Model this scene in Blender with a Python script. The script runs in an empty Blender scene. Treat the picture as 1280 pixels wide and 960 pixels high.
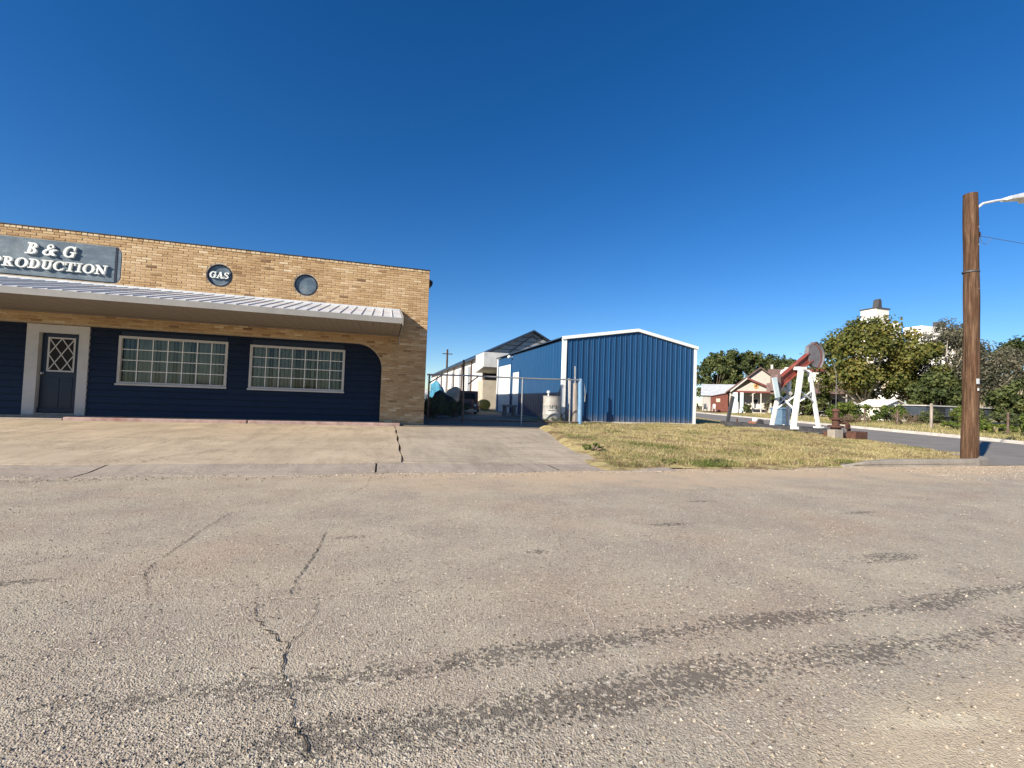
import bpy, bmesh, math, random
import numpy as np
from mathutils import Vector, Matrix

sc = bpy.context.scene
COL = sc.collection
RAD = math.radians

# ------------------------------------------------------------------ camera
CAM_Z = 1.05
YAW, PITCH, ROLL = RAD(16.0), RAD(1.95), RAD(2.0)
cam_data = bpy.data.cameras.new("camera")
cam_data.sensor_width = 36.0
cam_data.lens = 36.0 * 560.0 / 1280.0
cam_data.clip_start = 0.05
cam_data.clip_end = 6000
cam = bpy.data.objects.new("camera", cam_data)
COL.objects.link(cam)
fw = Vector((math.sin(YAW) * math.cos(PITCH), math.cos(YAW) * math.cos(PITCH), math.sin(PITCH)))
r0 = Vector((math.cos(YAW), -math.sin(YAW), 0))
u0 = r0.cross(fw)
rt = r0 * math.cos(ROLL) + u0 * math.sin(ROLL)
up = u0 * math.cos(ROLL) - r0 * math.sin(ROLL)
cam.matrix_world = Matrix(((rt.x, up.x, -fw.x, 0), (rt.y, up.y, -fw.y, 0), (rt.z, up.z, -fw.z, CAM_Z), (0, 0, 0, 1)))
sc.camera = cam

# ------------------------------------------------------------------ sky and sun
SUN = Vector((-1.75, -0.86, 1.0)).normalized()       # towards the sun
EL = math.asin(SUN.z)
AZ = math.atan2(SUN.x, SUN.y)
world = bpy.data.worlds.new("World")
sc.world = world
world.use_nodes = True
wnt = world.node_tree
wnt.nodes.clear()
sky = wnt.nodes.new("ShaderNodeTexSky")
sky.sky_type = 'NISHITA'
sky.sun_disc = False
sky.sun_elevation = EL
sky.sun_rotation = AZ
sky.altitude = 900
sky.air_density = 1.0
sky.dust_density = 0.15
sky.ozone_density = 4.0
bg = wnt.nodes.new("ShaderNodeBackground")
bg.inputs[1].default_value = 0.079
wo = wnt.nodes.new("ShaderNodeOutputWorld")
hsv = wnt.nodes.new("ShaderNodeHueSaturation")
hsv.inputs["Saturation"].default_value = 1.29
hsv.inputs["Hue"].default_value = 0.507
wnt.links.new(sky.outputs[0], hsv.inputs["Color"])
wnt.links.new(hsv.outputs[0], bg.inputs[0])
wnt.links.new(bg.outputs[0], wo.inputs[0])
sl = bpy.data.lights.new("sun", 'SUN')
sl.energy = 5.0
sl.angle = RAD(0.53)
sl.color = (1.0, 0.91, 0.77)
so = bpy.data.objects.new("sun", sl)
COL.objects.link(so)
so.rotation_euler = (-SUN).to_track_quat('-Z', 'Y').to_euler()
so.location = (-20, -10, 30)
sc.view_settings.view_transform = 'Standard'
sc.view_settings.look = 'None'
sc.view_settings.exposure = 0.8
sc.view_settings.gamma = 1.0
sc.view_settings.use_curve_mapping = False
sc.cycles.max_bounces = 6
sc.cycles.transparent_max_bounces = 12

# ------------------------------------------------------------------ node helpers
class NT:
    def __init__(s, name, rough=0.8, metal=0.0, spec=0.3):
        s.m = bpy.data.materials.new(name)
        s.m.use_nodes = True
        s.t = s.m.node_tree
        s.b = s.t.nodes["Principled BSDF"]
        s.b.inputs["Roughness"].default_value = rough
        s.b.inputs["Metallic"].default_value = metal
        s.b.inputs["Specular IOR Level"].default_value = spec
        s.co = None
    def n(s, typ, **kw):
        nd = s.t.nodes.new("ShaderNode" + typ)
        for k, v in kw.items():
            setattr(nd, k, v)
        return nd
    def put(s, sock, v):
        if hasattr(v, "is_output"):
            s.t.links.new(v, sock)
        elif isinstance(v, (tuple, list)) and len(v) == 3 and sock.type == 'RGBA':
            sock.default_value = (*v, 1)
        else:
            sock.default_value = v
    def obj(s):
        if s.co is None:
            s.co = s.n("TexCoord").outputs["Object"]
        return s.co
    def vec(s, scale=(1, 1, 1), rot=(0, 0, 0), loc=(0, 0, 0), src=None):
        mp = s.n("Mapping")
        s.put(mp.inputs[0], src or s.obj())
        mp.inputs["Scale"].default_value = scale
        mp.inputs["Rotation"].default_value = rot
        mp.inputs["Location"].default_value = loc
        return mp.outputs[0]
    def noise(s, scale, detail=3, rough=0.55, v=None, dist=0.0):
        nd = s.n("TexNoise")
        s.put(nd.inputs["Vector"], v or s.obj())
        nd.inputs["Scale"].default_value = scale
        nd.inputs["Detail"].default_value = detail
        nd.inputs["Roughness"].default_value = rough
        nd.inputs["Distortion"].default_value = dist
        return nd.outputs[0]
    def vor(s, scale, feature='F1', out="Distance", v=None, rnd=1.0):
        nd = s.n("TexVoronoi", feature=feature)
        s.put(nd.inputs["Vector"], v or s.obj())
        nd.inputs["Scale"].default_value = scale
        nd.inputs["Randomness"].default_value = rnd
        return nd.outputs[out]
    def math(s, op, a, b=0.0, clamp=False):
        nd = s.n("Math", operation=op, use_clamp=clamp)
        s.put(nd.inputs[0], a)
        s.put(nd.inputs[1], b)
        return nd.outputs[0]
    def ramp(s, f, stops, interp='LINEAR'):
        nd = s.n("ValToRGB")
        cr = nd.color_ramp
        cr.interpolation = interp
        while len(cr.elements) < len(stops):
            cr.elements.new(0.5)
        for e, (p, c) in zip(cr.elements, stops):
            e.position = p
            e.color = (*c, 1) if isinstance(c, tuple) else (c, c, c, 1)
        s.put(nd.inputs[0], f)
        return nd.outputs[0]
    def step(s, f, a, b):
        nd = s.n("MapRange")
        s.put(nd.inputs[0], f)
        nd.inputs[1].default_value = a
        nd.inputs[2].default_value = b
        return nd.outputs[0]
    def mix(s, f, a, b, mode='MIX'):
        nd = s.n("Mix", data_type='RGBA', blend_type=mode)
        s.put(nd.inputs[0], f)
        s.put(nd.inputs[6], a)
        s.put(nd.inputs[7], b)
        return nd.outputs[2]
    def sep(s, v=None):
        nd = s.n("SeparateXYZ")
        s.put(nd.inputs[0], v or s.obj())
        return nd.outputs
    def attr(s, name="tone"):
        nd = s.n("Attribute", attribute_name=name)
        return nd.outputs["Fac"]
    def color(s, c):
        s.put(s.b.inputs["Base Color"], c)
    def rough(s, v):
        s.put(s.b.inputs["Roughness"], v)
    def bump(s, h, strength=0.5, dist=0.01, normal=None):
        nd = s.n("Bump")
        nd.inputs["Strength"].default_value = strength
        nd.inputs["Distance"].default_value = dist
        s.put(nd.inputs["Height"], h)
        if normal is not None:
            s.put(nd.inputs["Normal"], normal)
        s.put(s.b.inputs["Normal"], nd.outputs[0])
        return nd.outputs[0]

def plain(name, c, rough=0.6, metal=0.0, var=0.18, scale=6.0, bump=0.0, spec=0.3, stretch=(1, 1, 1), dirt=None):
    t = NT(name, rough, metal, spec)
    v = t.vec(stretch)
    f = t.noise(scale, 5, 0.6, v)
    lo = tuple(x * (1 - var) for x in c)
    hi = tuple(min(1, x * (1 + var)) for x in c)
    col = t.ramp(f, [(0.3, lo), (0.7, hi)])
    if dirt:
        g = t.step(t.noise(scale * 0.35, 6, 0.7, t.vec(stretch, loc=(3, 1, 7))), 0.5, 0.75)
        col = t.mix(g, col, dirt)
    t.color(col)
    t.rough(t.math('ADD', t.math('MULTIPLY', f, 0.25), rough - 0.12))
    if bump:
        t.bump(t.noise(scale * 8, 4, 0.6, v), bump, 0.01)
    return t.m

# ------------------------------------------------------------------ mesh helpers
class MB:
    def __init__(s):
        s.v, s.f, s.t = [], [], []
    def add(s, vs, fs, tone=0.5):
        o = len(s.v)
        s.v += [tuple(p) for p in vs]
        s.f += [tuple(i + o for i in f) for f in fs]
        s.t += [tone] * len(fs)
        return s
    def box(s, x0, x1, y0, y1, z0, z1, tone=0.5):
        return s.add([(x0, y0, z0), (x1, y0, z0), (x1, y1, z0), (x0, y1, z0), (x0, y0, z1), (x1, y0, z1), (x1, y1, z1), (x0, y1, z1)],
                     [(0, 3, 2, 1), (4, 5, 6, 7), (0, 1, 5, 4), (1, 2, 6, 5), (2, 3, 7, 6), (3, 0, 4, 7)], tone)
    def beam(s, p0, p1, w, h, up=(0, 0, 1), w1=None, h1=None):
        p0, p1 = Vector(p0), Vector(p1)
        d = (p1 - p0).normalized()
        u = Vector(up)
        if abs(d.dot(u)) > 0.98:
            u = Vector((0, 1, 0))
        a = d.cross(u).normalized()
        b = a.cross(d).normalized()
        vs = []
        for p, ww, hh in ((p0, w, h), (p1, w1 or w, h1 or h)):
            for sa, sb in ((-1, -1), (1, -1), (1, 1), (-1, 1)):
                vs.append(p + a * (sa * ww / 2) + b * (sb * hh / 2))
        return s.add(vs, [(0, 1, 2, 3), (7, 6, 5, 4), (0, 4, 5, 1), (1, 5, 6, 2), (2, 6, 7, 3), (3, 7, 4, 0)])
    def tube(s, pts, rad, n=10, cap=True, tone=0.5):
        pts = [Vector(p) for p in pts]
        if not isinstance(rad, (list, tuple)):
            rad = [rad] * len(pts)
        rings = []
        prev = None
        for i, p in enumerate(pts):
            d = (pts[min(i + 1, len(pts) - 1)] - pts[max(i - 1, 0)]).normalized()
            if prev is None:
                h = Vector((0, 0, 1)) if abs(d.z) < 0.9 else Vector((1, 0, 0))
                a = d.cross(h).normalized()
            else:
                a = (prev - d * prev.dot(d)).normalized()
            prev = a
            b = d.cross(a)
            rings.append([p + (a * math.cos(2 * math.pi * k / n) + b * math.sin(2 * math.pi * k / n)) * rad[i] for k in range(n)])
        vs = [q for r in rings for q in r]
        fs = []
        for i in range(len(pts) - 1):
            for k in range(n):
                k2 = (k + 1) % n
                fs.append((i * n + k, i * n + k2, (i + 1) * n + k2, (i + 1) * n + k))
        if cap:
            fs.append(tuple(range(n - 1, -1, -1)))
            fs.append(tuple(range((len(pts) - 1) * n, len(pts) * n)))
        return s.add(vs, fs, tone)
    def lathe(s, c, prof, n=20, axis='z'):
        vs, fs = [], []
        for r, z in prof:
            for k in range(n):
                a = 2 * math.pi * k / n
                if axis == 'z':
                    vs.append((c[0] + r * math.cos(a), c[1] + r * math.sin(a), c[2] + z))
                elif axis == 'y':
                    vs.append((c[0] + r * math.cos(a), c[1] + z, c[2] + r * math.sin(a)))
                else:
                    vs.append((c[0] + z, c[1] + r * math.cos(a), c[2] + r * math.sin(a)))
        m = len(prof)
        for i in range(m - 1):
            for k in range(n):
                k2 = (k + 1) % n
                fs.append((i * n + k, i * n + k2, (i + 1) * n + k2, (i + 1) * n + k))
        fs.append(tuple(range(n - 1, -1, -1)))
        fs.append(tuple(range((m - 1) * n, m * n)))
        return s.add(vs, fs)
    def prism(s, poly, a, b, plane='xz'):
        """poly of 2-D points extruded from a to b along the third axis"""
        n = len(poly)
        def P(p, w):
            return {'xz': (p[0], w, p[1]), 'yz': (w, p[0], p[1]), 'xy': (p[0], p[1], w)}[plane]
        vs = [P(p, a) for p in poly] + [P(p, b) for p in poly]
        fs = [tuple(range(n - 1, -1, -1)), tuple(range(n, 2 * n))]
        fs += [(i, (i + 1) % n, n + (i + 1) % n, n + i) for i in range(n)]
        return s.add(vs, fs)
    def xform(s, M):
        s.v = [tuple(M @ Vector(p)) for p in s.v]
        return s
    def mesh(s, name, mat, off=(0, 0, 0), smooth=False, fix=True):
        me = bpy.data.meshes.new(name)
        if off != (0, 0, 0):
            s.v = [(p[0] - off[0], p[1] - off[1], p[2] - off[2]) for p in s.v]
        me.from_pydata(s.v, [], s.f)
        at = me.attributes.new("tone", 'FLOAT', 'FACE')
        at.data.foreach_set("value", s.t)
        if fix:
            bm = bmesh.new()
            bm.from_mesh(me)
            bmesh.ops.recalc_face_normals(bm, faces=bm.faces)
            bm.to_mesh(me)
            bm.free()
        if smooth:
            me.polygons.foreach_set("use_smooth", [True] * len(me.polygons))
            try:
                me.set_sharp_from_angle(angle=RAD(40))
            except Exception:
                pass
        if mat:
            me.materials.append(mat)
        return me
    def build(s, name, mat, parent=None, world=True, smooth=False, fix=True, bevel=0.0):
        off = (0, 0, 0)
        if parent is not None and world:
            off = tuple(root_loc(parent))
        o = bpy.data.objects.new(name, s.mesh(name, mat, off, smooth, fix))
        COL.objects.link(o)
        if parent is not None:
            o.parent = parent
        if bevel:
            b = o.modifiers.new("bevel", 'BEVEL')
            b.width = bevel
            b.segments = 2
            b.limit_method = 'ANGLE'
        return o

def root_loc(o):
    v = Vector(o.location)
    while o.parent:
        o = o.parent
        v += Vector(o.location)
    return v

def thing(name, label, cat, loc=(0, 0, 0), group=None, rz=0.0):
    o = bpy.data.objects.new(name, None)
    o.empty_display_size = 0.3
    COL.objects.link(o)
    o.location = loc
    o.rotation_euler = (0, 0, rz)
    return tag(o, label, cat, group)

def tag(o, label, cat, group=None):
    o["label"] = label
    o["category"] = cat
    if group:
        o["group"] = group
    return o

def struct(o, kind="structure", label=None):
    o["kind"] = kind
    if label:
        o["label"] = label
    return o

def child(name, me, parent, loc=(0, 0, 0), rot=None, scale=None):
    o = bpy.data.objects.new(name, me)
    COL.objects.link(o)
    o.parent = parent
    o.location = loc
    if rot:
        o.rotation_euler = rot
    if scale:
        o.scale = scale
    return o

def copy_tree(o, parent=None):
    c = o.copy()
    COL.objects.link(c)
    c.parent = parent
    for ch in list(o.children):
        copy_tree(ch, c)
    return c

# ------------------------------------------------------------------ materials
def road_material():
    t = NT("worn_chipseal", 0.9, 0, 0.2)
    xyz = t.sep()
    big = t.noise(0.35, 4, 0.6)
    mid = t.noise(1.6, 6, 0.7)
    fine = t.noise(55, 5, 0.75)
    grain = t.noise(260, 3, 0.75)
    col = t.ramp(big, [(0.3, (0.41, 0.36, 0.275)), (0.5, (0.48, 0.425, 0.325)), (0.72, (0.54, 0.47, 0.35))])
    col = t.mix(t.step(mid, 0.42, 0.62), col, (0.37, 0.315, 0.25))
    col = t.mix(t.math('MULTIPLY', t.step(t.noise(0.9, 4, 0.6, t.vec(loc=(9, 4, 0))), 0.48, 0.68), 0.5), col, (0.46, 0.325, 0.235))
    # lengthwise wear, streaked along the road
    strk = t.noise(1.0, 5, 0.7, t.vec((0.35, 3.0, 1)))
    col = t.mix(t.math('MULTIPLY', t.step(strk, 0.5, 0.72), 0.4), col, (0.32, 0.255, 0.20))
    # aggregate: every stone its own tone
    def cells(sc_):
        c = t.n("SeparateColor")
        t.put(c.inputs[0], t.vor(sc_, out="Color"))
        return c.outputs, t.vor(sc_)
    (ca, da), (cb, db) = cells(150), cells(74)
    col = t.mix(t.math('MULTIPLY', t.step(ca[0], 0.62, 1.0), 0.55), col, (0.70, 0.60, 0.47))
    col = t.mix(t.math('MULTIPLY', t.step(ca[1], 0.60, 1.0), 0.60), col, (0.17, 0.135, 0.105))
    shown = t.step(t.noise(1.1, 4, 0.65, t.vec(loc=(1, 7, 0))), 0.38, 0.62)
    stone = t.math('MULTIPLY', t.step(db, 0.50, 0.36), t.step(cb[0], 0.72, 0.76))
    stone = t.math('MULTIPLY', stone, shown)
    col = t.mix(t.math('MULTIPLY', stone, 0.75), col, (0.68, 0.60, 0.49))
    hole = t.math('MULTIPLY', t.step(db, 0.50, 0.30), t.step(cb[1], 0.84, 0.87))
    hole = t.math('MULTIPLY', hole, t.step(t.noise(2.4, 3, 0.6), 0.42, 0.58))
    pits = hole
    col = t.mix(t.math('MULTIPLY', hole, 0.75), col, (0.11, 0.088, 0.068))
    col = t.mix(t.math('MULTIPLY', t.step(fine, 0.5, 0.75), 0.45), col, (0.25, 0.20, 0.155))
    col = t.mix(t.math('MULTIPLY', t.step(grain, 0.55, 0.8), 0.35), col, (0.66, 0.56, 0.43))
    # two bands of tar showing through where tyres run, lengthwise along the road
    wob = t.math('MULTIPLY', t.math('SUBTRACT', t.noise(0.8, 3, 0.6), 0.5), 0.20)
    yy = t.math('ADD', xyz[1], wob)
    band = None
    for y0, w, x0 in ((1.80, 0.10, -0.9), (1.48, 0.135, -0.8), (-2.1, 0.2, -40), (-0.6, 0.2, -40)):
        d = t.math('ABSOLUTE', t.math('SUBTRACT', yy, y0))
        b = t.math('MULTIPLY', t.step(d, w, 0.0), t.step(xyz[0], x0 - 0.3, x0 + 0.9))
        band = b if band is None else t.math('MAXIMUM', band, b)
    # scattered bare spots
    for px, py, rx, ry in ((3.45, 2.40, 0.50, 0.10), (2.5, 3.43, 0.28, 0.06), (1.07, 2.96, 0.10, 0.05), (-0.15, 3.5, 0.18, 0.05), (3.4, 4.2, 0.25, 0.05), (-1.9, 3.0, 0.35, 0.05), (4.8, 3.5, .3, .05)):
        dx = t.math('DIVIDE', t.math('SUBTRACT', xyz[0], px), rx)
        dy = t.math('DIVIDE', t.math('SUBTRACT', xyz[1], py), ry)
        d = t.math('ADD', t.math('MULTIPLY', dx, dx), t.math('MULTIPLY', dy, dy))
        band = t.math('MAXIMUM', band, t.math('MULTIPLY', t.step(d, 1.0, 0.1), 0.75))
    patch = t.math('ADD', t.math('MULTIPLY', t.noise(16, 3, 0.65), 0.60), t.math('ADD', t.math('MULTIPLY', t.noise(1.7, 3, 0.6, t.vec(loc=(3, 0, 0))), 0.9), t.math('MULTIPLY', cb[2], 0.55)))
    tar = t.math('MULTIPLY', t.step(t.math('ADD', t.math('MULTIPLY', band, 0.40), patch), 1.30, 1.34), t.step(band, 0.02, 0.3))
    col = t.mix(t.math('MULTIPLY', tar, 0.62), col, (0.066, 0.059, 0.053))
    # blown sand towards the kerb and at the near right corner
    sx = t.step(xyz[1], 3.6, 6.0)
    sandn = t.math('ADD', sx, t.math('MULTIPLY', t.math('SUBTRACT', t.noise(1.1, 5, 0.7), 0.5), 1.6))
    sand_f = t.math('MULTIPLY', t.step(sandn, 0.45, 1.0), t.math('MULTIPLY', t.step(xyz[0], -3.0, 2.0), t.step(xyz[1], 3.4, 5.0)))
    col = t.mix(t.math('MULTIPLY', sand_f, 0.8), col, (0.60, 0.45, 0.30))
    ex = t.math('SUBTRACT', xyz[1], t.math('MULTIPLY', xyz[0], 0.05))
    sand2 = t.math('MULTIPLY', t.step(t.math('ADD', ex, t.math('MULTIPLY', t.math('SUBTRACT', t.noise(3, 5, 0.7), 0.5), 0.35)), 1.16, 1.0), t.step(xyz[0], 0.9, 1.6))
    col = t.mix(t.math('MULTIPLY', sand2, 0.8), col, (0.58, 0.475, 0.335))
    # flecks where stones have gone, over the whole road
    fl = t.math('MULTIPLY', t.step(t.vor(13, v=t.vec((0.6, 1.5, 1))), 0.13, 0.07), t.step(t.noise(9, 3, 0.6), 0.50, 0.56))
    col = t.mix(t.math('MULTIPLY', fl, 0.8), col, (0.075, 0.062, 0.05))
    fw_ = t.math('MULTIPLY', t.step(t.vor(17, v=t.vec((0.7, 1.2, 1), loc=(5, 5, 0))), 0.16, 0.11), t.step(t.noise(2, 3, 0.6, t.vec(loc=(8, 0, 0))), 0.46, 0.54))
    col = t.mix(t.math('MULTIPLY', fw_, 0.7), col, (0.78, 0.70, 0.58))
    px = t.math('DIVIDE', t.math('SUBTRACT', xyz[0], 1.86), 0.30)
    py = t.math('DIVIDE', t.math('SUBTRACT', xyz[1], t.math('SUBTRACT', 1.42, t.math('MULTIPLY', xyz[0], 0.17))), 0.05)
    pd = t.math('ADD', t.math('ADD', t.math('MULTIPLY', px, px), t.math('MULTIPLY', py, py)), t.math('MULTIPLY', t.math('SUBTRACT', t.noise(11, 5, 0.75), 0.5), 5.0))
    col = t.mix(t.math('MULTIPLY', t.step(pd, 1.0, 0.0), 0.55), col, (0.74, 0.65, 0.47))
    t.color(col)
    h = t.math('MULTIPLY', t.step(da, 0.62, 0.15), t.math('ADD', ca[2], 0.3))
    h = t.math('ADD', h, t.math('MULTIPLY', fine, 0.5))
    h = t.math('ADD', h, t.math('MULTIPLY', grain, 0.3))
    h = t.math('SUBTRACT', h, t.math('MULTIPLY', tar, 0.6))
    h = t.math('SUBTRACT', h, t.math('MULTIPLY', hole, 1.4))
    h = t.math('ADD', h, t.math('MULTIPLY', stone, 1.0))
    t.bump(h, 0.85, 0.006)
    return t.m

def concrete(name, c, streak=False, rough_bump=0.5):
    t = NT(name, 0.85, 0, 0.25)
    f = t.noise(0.9, 6, 0.65)
    col = t.ramp(f, [(0.3, tuple(x * 0.8 for x in c)), (0.7, tuple(min(1, x * 1.12) for x in c))])
    g = t.noise(60, 5, 0.7)
    col = t.mix(t.math('MULTIPLY', t.step(g, 0.5, 0.72), 0.5), col, tuple(x * 0.55 for x in c))
    st = t.noise(1.6, 6, 0.7, t.vec((3.5, 0.7, 1), rot=(0, 0, 0.5), loc=(5, 2, 0)))
    col = t.mix(t.math('MULTIPLY', t.step(st, 0.48, 0.70), 0.7), col, tuple(x * 0.62 for x in c))
    sp = t.math('MULTIPLY', t.step(t.noise(1.2, 4, 0.65, t.vec((0.6, 1.6, 1), loc=(11, 3, 0))), 0.46, 0.62), t.step(t.noise(24, 4, 0.75), 0.48, 0.6))
    col = t.mix(t.math('MULTIPLY', sp, 0.7), col, tuple(x * 0.42 for x in c))
    lt = t.step(t.noise(0.8, 5, 0.7, t.vec(loc=(7, 7, 0))), 0.56, 0.75)
    col = t.mix(t.math('MULTIPLY', lt, 0.5), col, tuple(min(1, x * 1.35) for x in c))
    pit = t.math('MULTIPLY', t.step(t.vor(30), 0.25, 0.12), t.step(t.noise(1.6, 3, 0.6, t.vec(loc=(2, 8, 0))), 0.5, 0.6))
    col = t.mix(t.math('MULTIPLY', pit, 0.75), col, tuple(x * 0.25 for x in c))
    h = t.math('SUBTRACT', t.math('MULTIPLY', g, 0.8), t.math('MULTIPLY', pit, 1.2))
    if streak:
        w = t.n("TexWave", wave_type='BANDS', bands_direction='Y')
        t.put(w.inputs["Vector"], t.obj())
        w.inputs["Scale"].default_value = 1.3
        w.inputs["Distortion"].default_value = 0.6
        w.inputs["Detail"].default_value = 3
        h = t.math('ADD', h, t.math('MULTIPLY', w.outputs["Fac"], 0.55))
        col = t.mix(t.math('MULTIPLY', t.step(w.outputs["Fac"], 0.5, 0.1), 0.2), col, tuple(x * 0.6 for x in c))
    t.color(col)
    t.bump(h, rough_bump, 0.008)
    return t.m

def soil_grass(name, dry, green, soil):
    t = NT(name, 0.95, 0, 0.1)
    a = t.noise(0.45, 5, 0.65)
    b = t.noise(3.5, 6, 0.7)
    f = t.noise(40, 4, 0.7)
    col = t.ramp(a, [(0.34, green), (0.46, dry), (0.7, tuple(x * 1.12 for x in dry))])
    col = t.mix(t.step(b, 0.47, 0.60), col, soil)
    col = t.mix(t.math('MULTIPLY', t.step(t.noise(1.1, 4, 0.7, t.vec(loc=(3, 9, 0))), 0.52, 0.62), 0.85), col, tuple(x * 0.6 for x in soil))
    col = t.mix(t.math('MULTIPLY', t.step(f, 0.42, 0.7), 0.6), col, tuple(x * 0.45 for x in dry))
    t.color(col)
    t.bump(t.math('ADD', f, b), 0.9, 0.03)
    return t.m

def brick_material():
    t = NT("tan_brick", 0.85, 0, 0.2)
    tone = t.attr()
    col = t.ramp(tone, [(0.0, (0.17, 0.095, 0.05)), (0.14, (0.27, 0.16, 0.08)), (0.34, (0.37, 0.23, 0.112)),
                        (0.58, (0.44, 0.29, 0.148)), (0.82, (0.53, 0.375, 0.21)), (1.0, (0.62, 0.49, 0.32))])
    n = t.noise(25, 5, 0.7)
    col = t.mix(t.math('MULTIPLY', t.step(n, 0.5, 0.75), 0.35), col, (0.20, 0.12, 0.06))
    t.color(col)
    t.bump(n, 0.6, 0.006)
    return t.m

def leaf_material(name, c1, c2, c3, c4=None):
    t = NT(name, 0.6, 0, 0.25)
    tone = t.attr()
    col = t.ramp(tone, [(0.0, c1), (0.5, c2), (1.0, c3)] if c4 is None else [(0.0, c1), (0.35, c2), (0.68, c3), (0.85, c4)])
    t.color(col)
    tr = t.n("BsdfTranslucent")
    t.put(tr.inputs[0], col)
    ms = t.n("MixShader")
    ms.inputs[0].default_value = 0.3
    t.t.links.new(t.b.outputs[0], ms.inputs[1])
    t.t.links.new(tr.outputs[0], ms.inputs[2])
    t.t.links.new(ms.outputs[0], t.t.nodes["Material Output"].inputs[0])
    return t.m

def glass_material():
    t = NT("window_glass", 0.05)
    tr = t.n("BsdfTransparent")
    tr.inputs[0].default_value = (0.80, 0.82, 0.80, 1)
    gl = t.n("BsdfGlossy")
    gl.inputs[1].default_value = 0.03
    fr = t.n("Fresnel")
    fr.inputs[0].default_value = 1.52
    ms = t.n("MixShader")
    t.t.links.new(t.math('ADD', t.math('MULTIPLY', fr.outputs[0], 0.55), 0.0), ms.inputs[0])
    t.t.links.new(tr.outputs[0], ms.inputs[1])
    t.t.links.new(gl.outputs[0], ms.inputs[2])
    t.t.links.new(ms.outputs[0], t.t.nodes["Material Output"].inputs[0])
    return t.m

def wood_pole_material():
    t = NT("creosoted_wood", 0.85, 0, 0.2)
    v = t.vec((1, 1, 0.06))
    a = t.noise(22, 6, 0.7, v)
    b = t.noise(3, 4, 0.6, t.vec((1, 1, 0.35)))
    col = t.ramp(a, [(0.3, (0.022, 0.012, 0.008)), (0.46, (0.075, 0.042, 0.024)), (0.60, (0.145, 0.086, 0.052)), (0.78, (0.25, 0.175, 0.125))])
    col = t.mix(t.math('MULTIPLY', t.step(b, 0.5, 0.7), 0.65), col, (0.075, 0.032, 0.016))
    t.color(col)
    t.bump(a, 1.0, 0.02)
    return t.m

def sign_paint():
    t = NT("faded_slate_paint", 0.55, 0, 0.4)
    a = t.noise(3.2, 6, 0.7, t.vec((1, 1, 2.2)))
    b = t.noise(1.4, 5, 0.65, t.vec(loc=(4, 2, 1)))
    col = t.ramp(a, [(0.3, (0.04, 0.066, 0.094)), (0.5, (0.072, 0.11, 0.147)), (0.72, (0.15, 0.20, 0.235))])
    col = t.mix(t.math('MULTIPLY', t.step(b, 0.5, 0.75), 0.5), col, (0.30, 0.33, 0.33))
    t.color(col)
    t.bump(a, 0.3, 0.01)
    return t.m

def shed_material():
    t = NT("blue_shed_metal", 0.45, 0, 0.35)
    tone = t.attr()
    col = t.ramp(tone, [(0.0, (0.006, 0.052, 0.140)), (0.5, (0.007, 0.060, 0.162)), (1.0, (0.009, 0.069, 0.185))])
    f = t.noise(1.3, 6, 0.7, t.vec((2.5, 2.5, 0.5)))
    col = t.mix(t.math('MULTIPLY', t.step(f, 0.52, 0.8), 0.35), col, (0.035, 0.10, 0.22))
    z = t.sep()[2]
    dirt = t.math('ADD', t.step(z, 0.55, 0.05), t.math('MULTIPLY', t.math('SUBTRACT', t.noise(5, 5, 0.7), 0.5), 1.2))
    col = t.mix(t.math('MULTIPLY', t.step(dirt, 0.45, 1.1), 0.55), col, (0.17, 0.15, 0.13))
    t.color(col)
    t.rough(t.math('ADD', t.math('MULTIPLY', f, 0.3), 0.3))
    t.bump(t.noise(2.2, 2, 0.5, t.vec((1, 1, 0.6))), 0.25, 0.03)
    return t.m

MT = {}
MT['road'] = road_material()
MT['apron'] = concrete("worn_concrete", (0.50, 0.405, 0.29), False, 0.7)
MT['ribbed'] = concrete("ribbed_concrete", (0.46, 0.385, 0.29), True, 0.6)
MT['gutter'] = concrete("gutter_concrete", (0.40, 0.335, 0.27), False, 0.5)
MT['kerb'] = concrete("kerb_concrete", (0.33, 0.295, 0.25), False, 0.5)
MT['pale_concrete'] = concrete("pale_concrete", (0.62, 0.58, 0.52), False, 0.3)
MT['step'] = plain("worn_red_step_paint", (0.36, 0.26, 0.235), 0.8, 0, 0.3, 5, 0.4, dirt=(0.25, 0.11, 0.09))
MT['street'] = plain("side_street_asphalt", (0.215, 0.20, 0.185), 0.9, 0, 0.2, 1.2, 0.5, spec=0.15, dirt=(0.27, 0.245, 0.215))
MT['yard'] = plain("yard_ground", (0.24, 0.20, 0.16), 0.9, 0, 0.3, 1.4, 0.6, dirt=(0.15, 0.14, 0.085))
MT['lawn'] = soil_grass("dry_lawn_soil", (0.52, 0.43, 0.20), (0.22, 0.23, 0.075), (0.30, 0.20, 0.11))
MT['verge'] = soil_grass("verge_soil", (0.45, 0.385, 0.19), (0.17, 0.185, 0.07), (0.30, 0.235, 0.13))
MT['far_ground'] = soil_grass("plain_grass", (0.36, 0.31, 0.16), (0.17, 0.18, 0.08), (0.25, 0.20, 0.12))
MT['brick'] = brick_material()
MT['mortar'] = plain("brick_mortar", (0.40, 0.32, 0.22), 0.9, 0, 0.25, 20, 0.4)
MT['side_brick'] = plain("side_wall_masonry", (0.30, 0.20, 0.12), 0.9, 0, 0.3, 9, 0.5)
MT['coping'] = plain("dark_coping", (0.05, 0.055, 0.065), 0.5, 0.2)
MT['sign'] = sign_paint()
MT['sign_shade_line'] = plain("sign_shade_navy", (0.012, 0.014, 0.035), 0.6)  # navy that paints in shade beside the board and round the discs
MT['letter'] = plain("weathered_white_letter", (0.74, 0.75, 0.72), 0.5, 0, 0.12, 4, dirt=(0.50, 0.50, 0.46))
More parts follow.
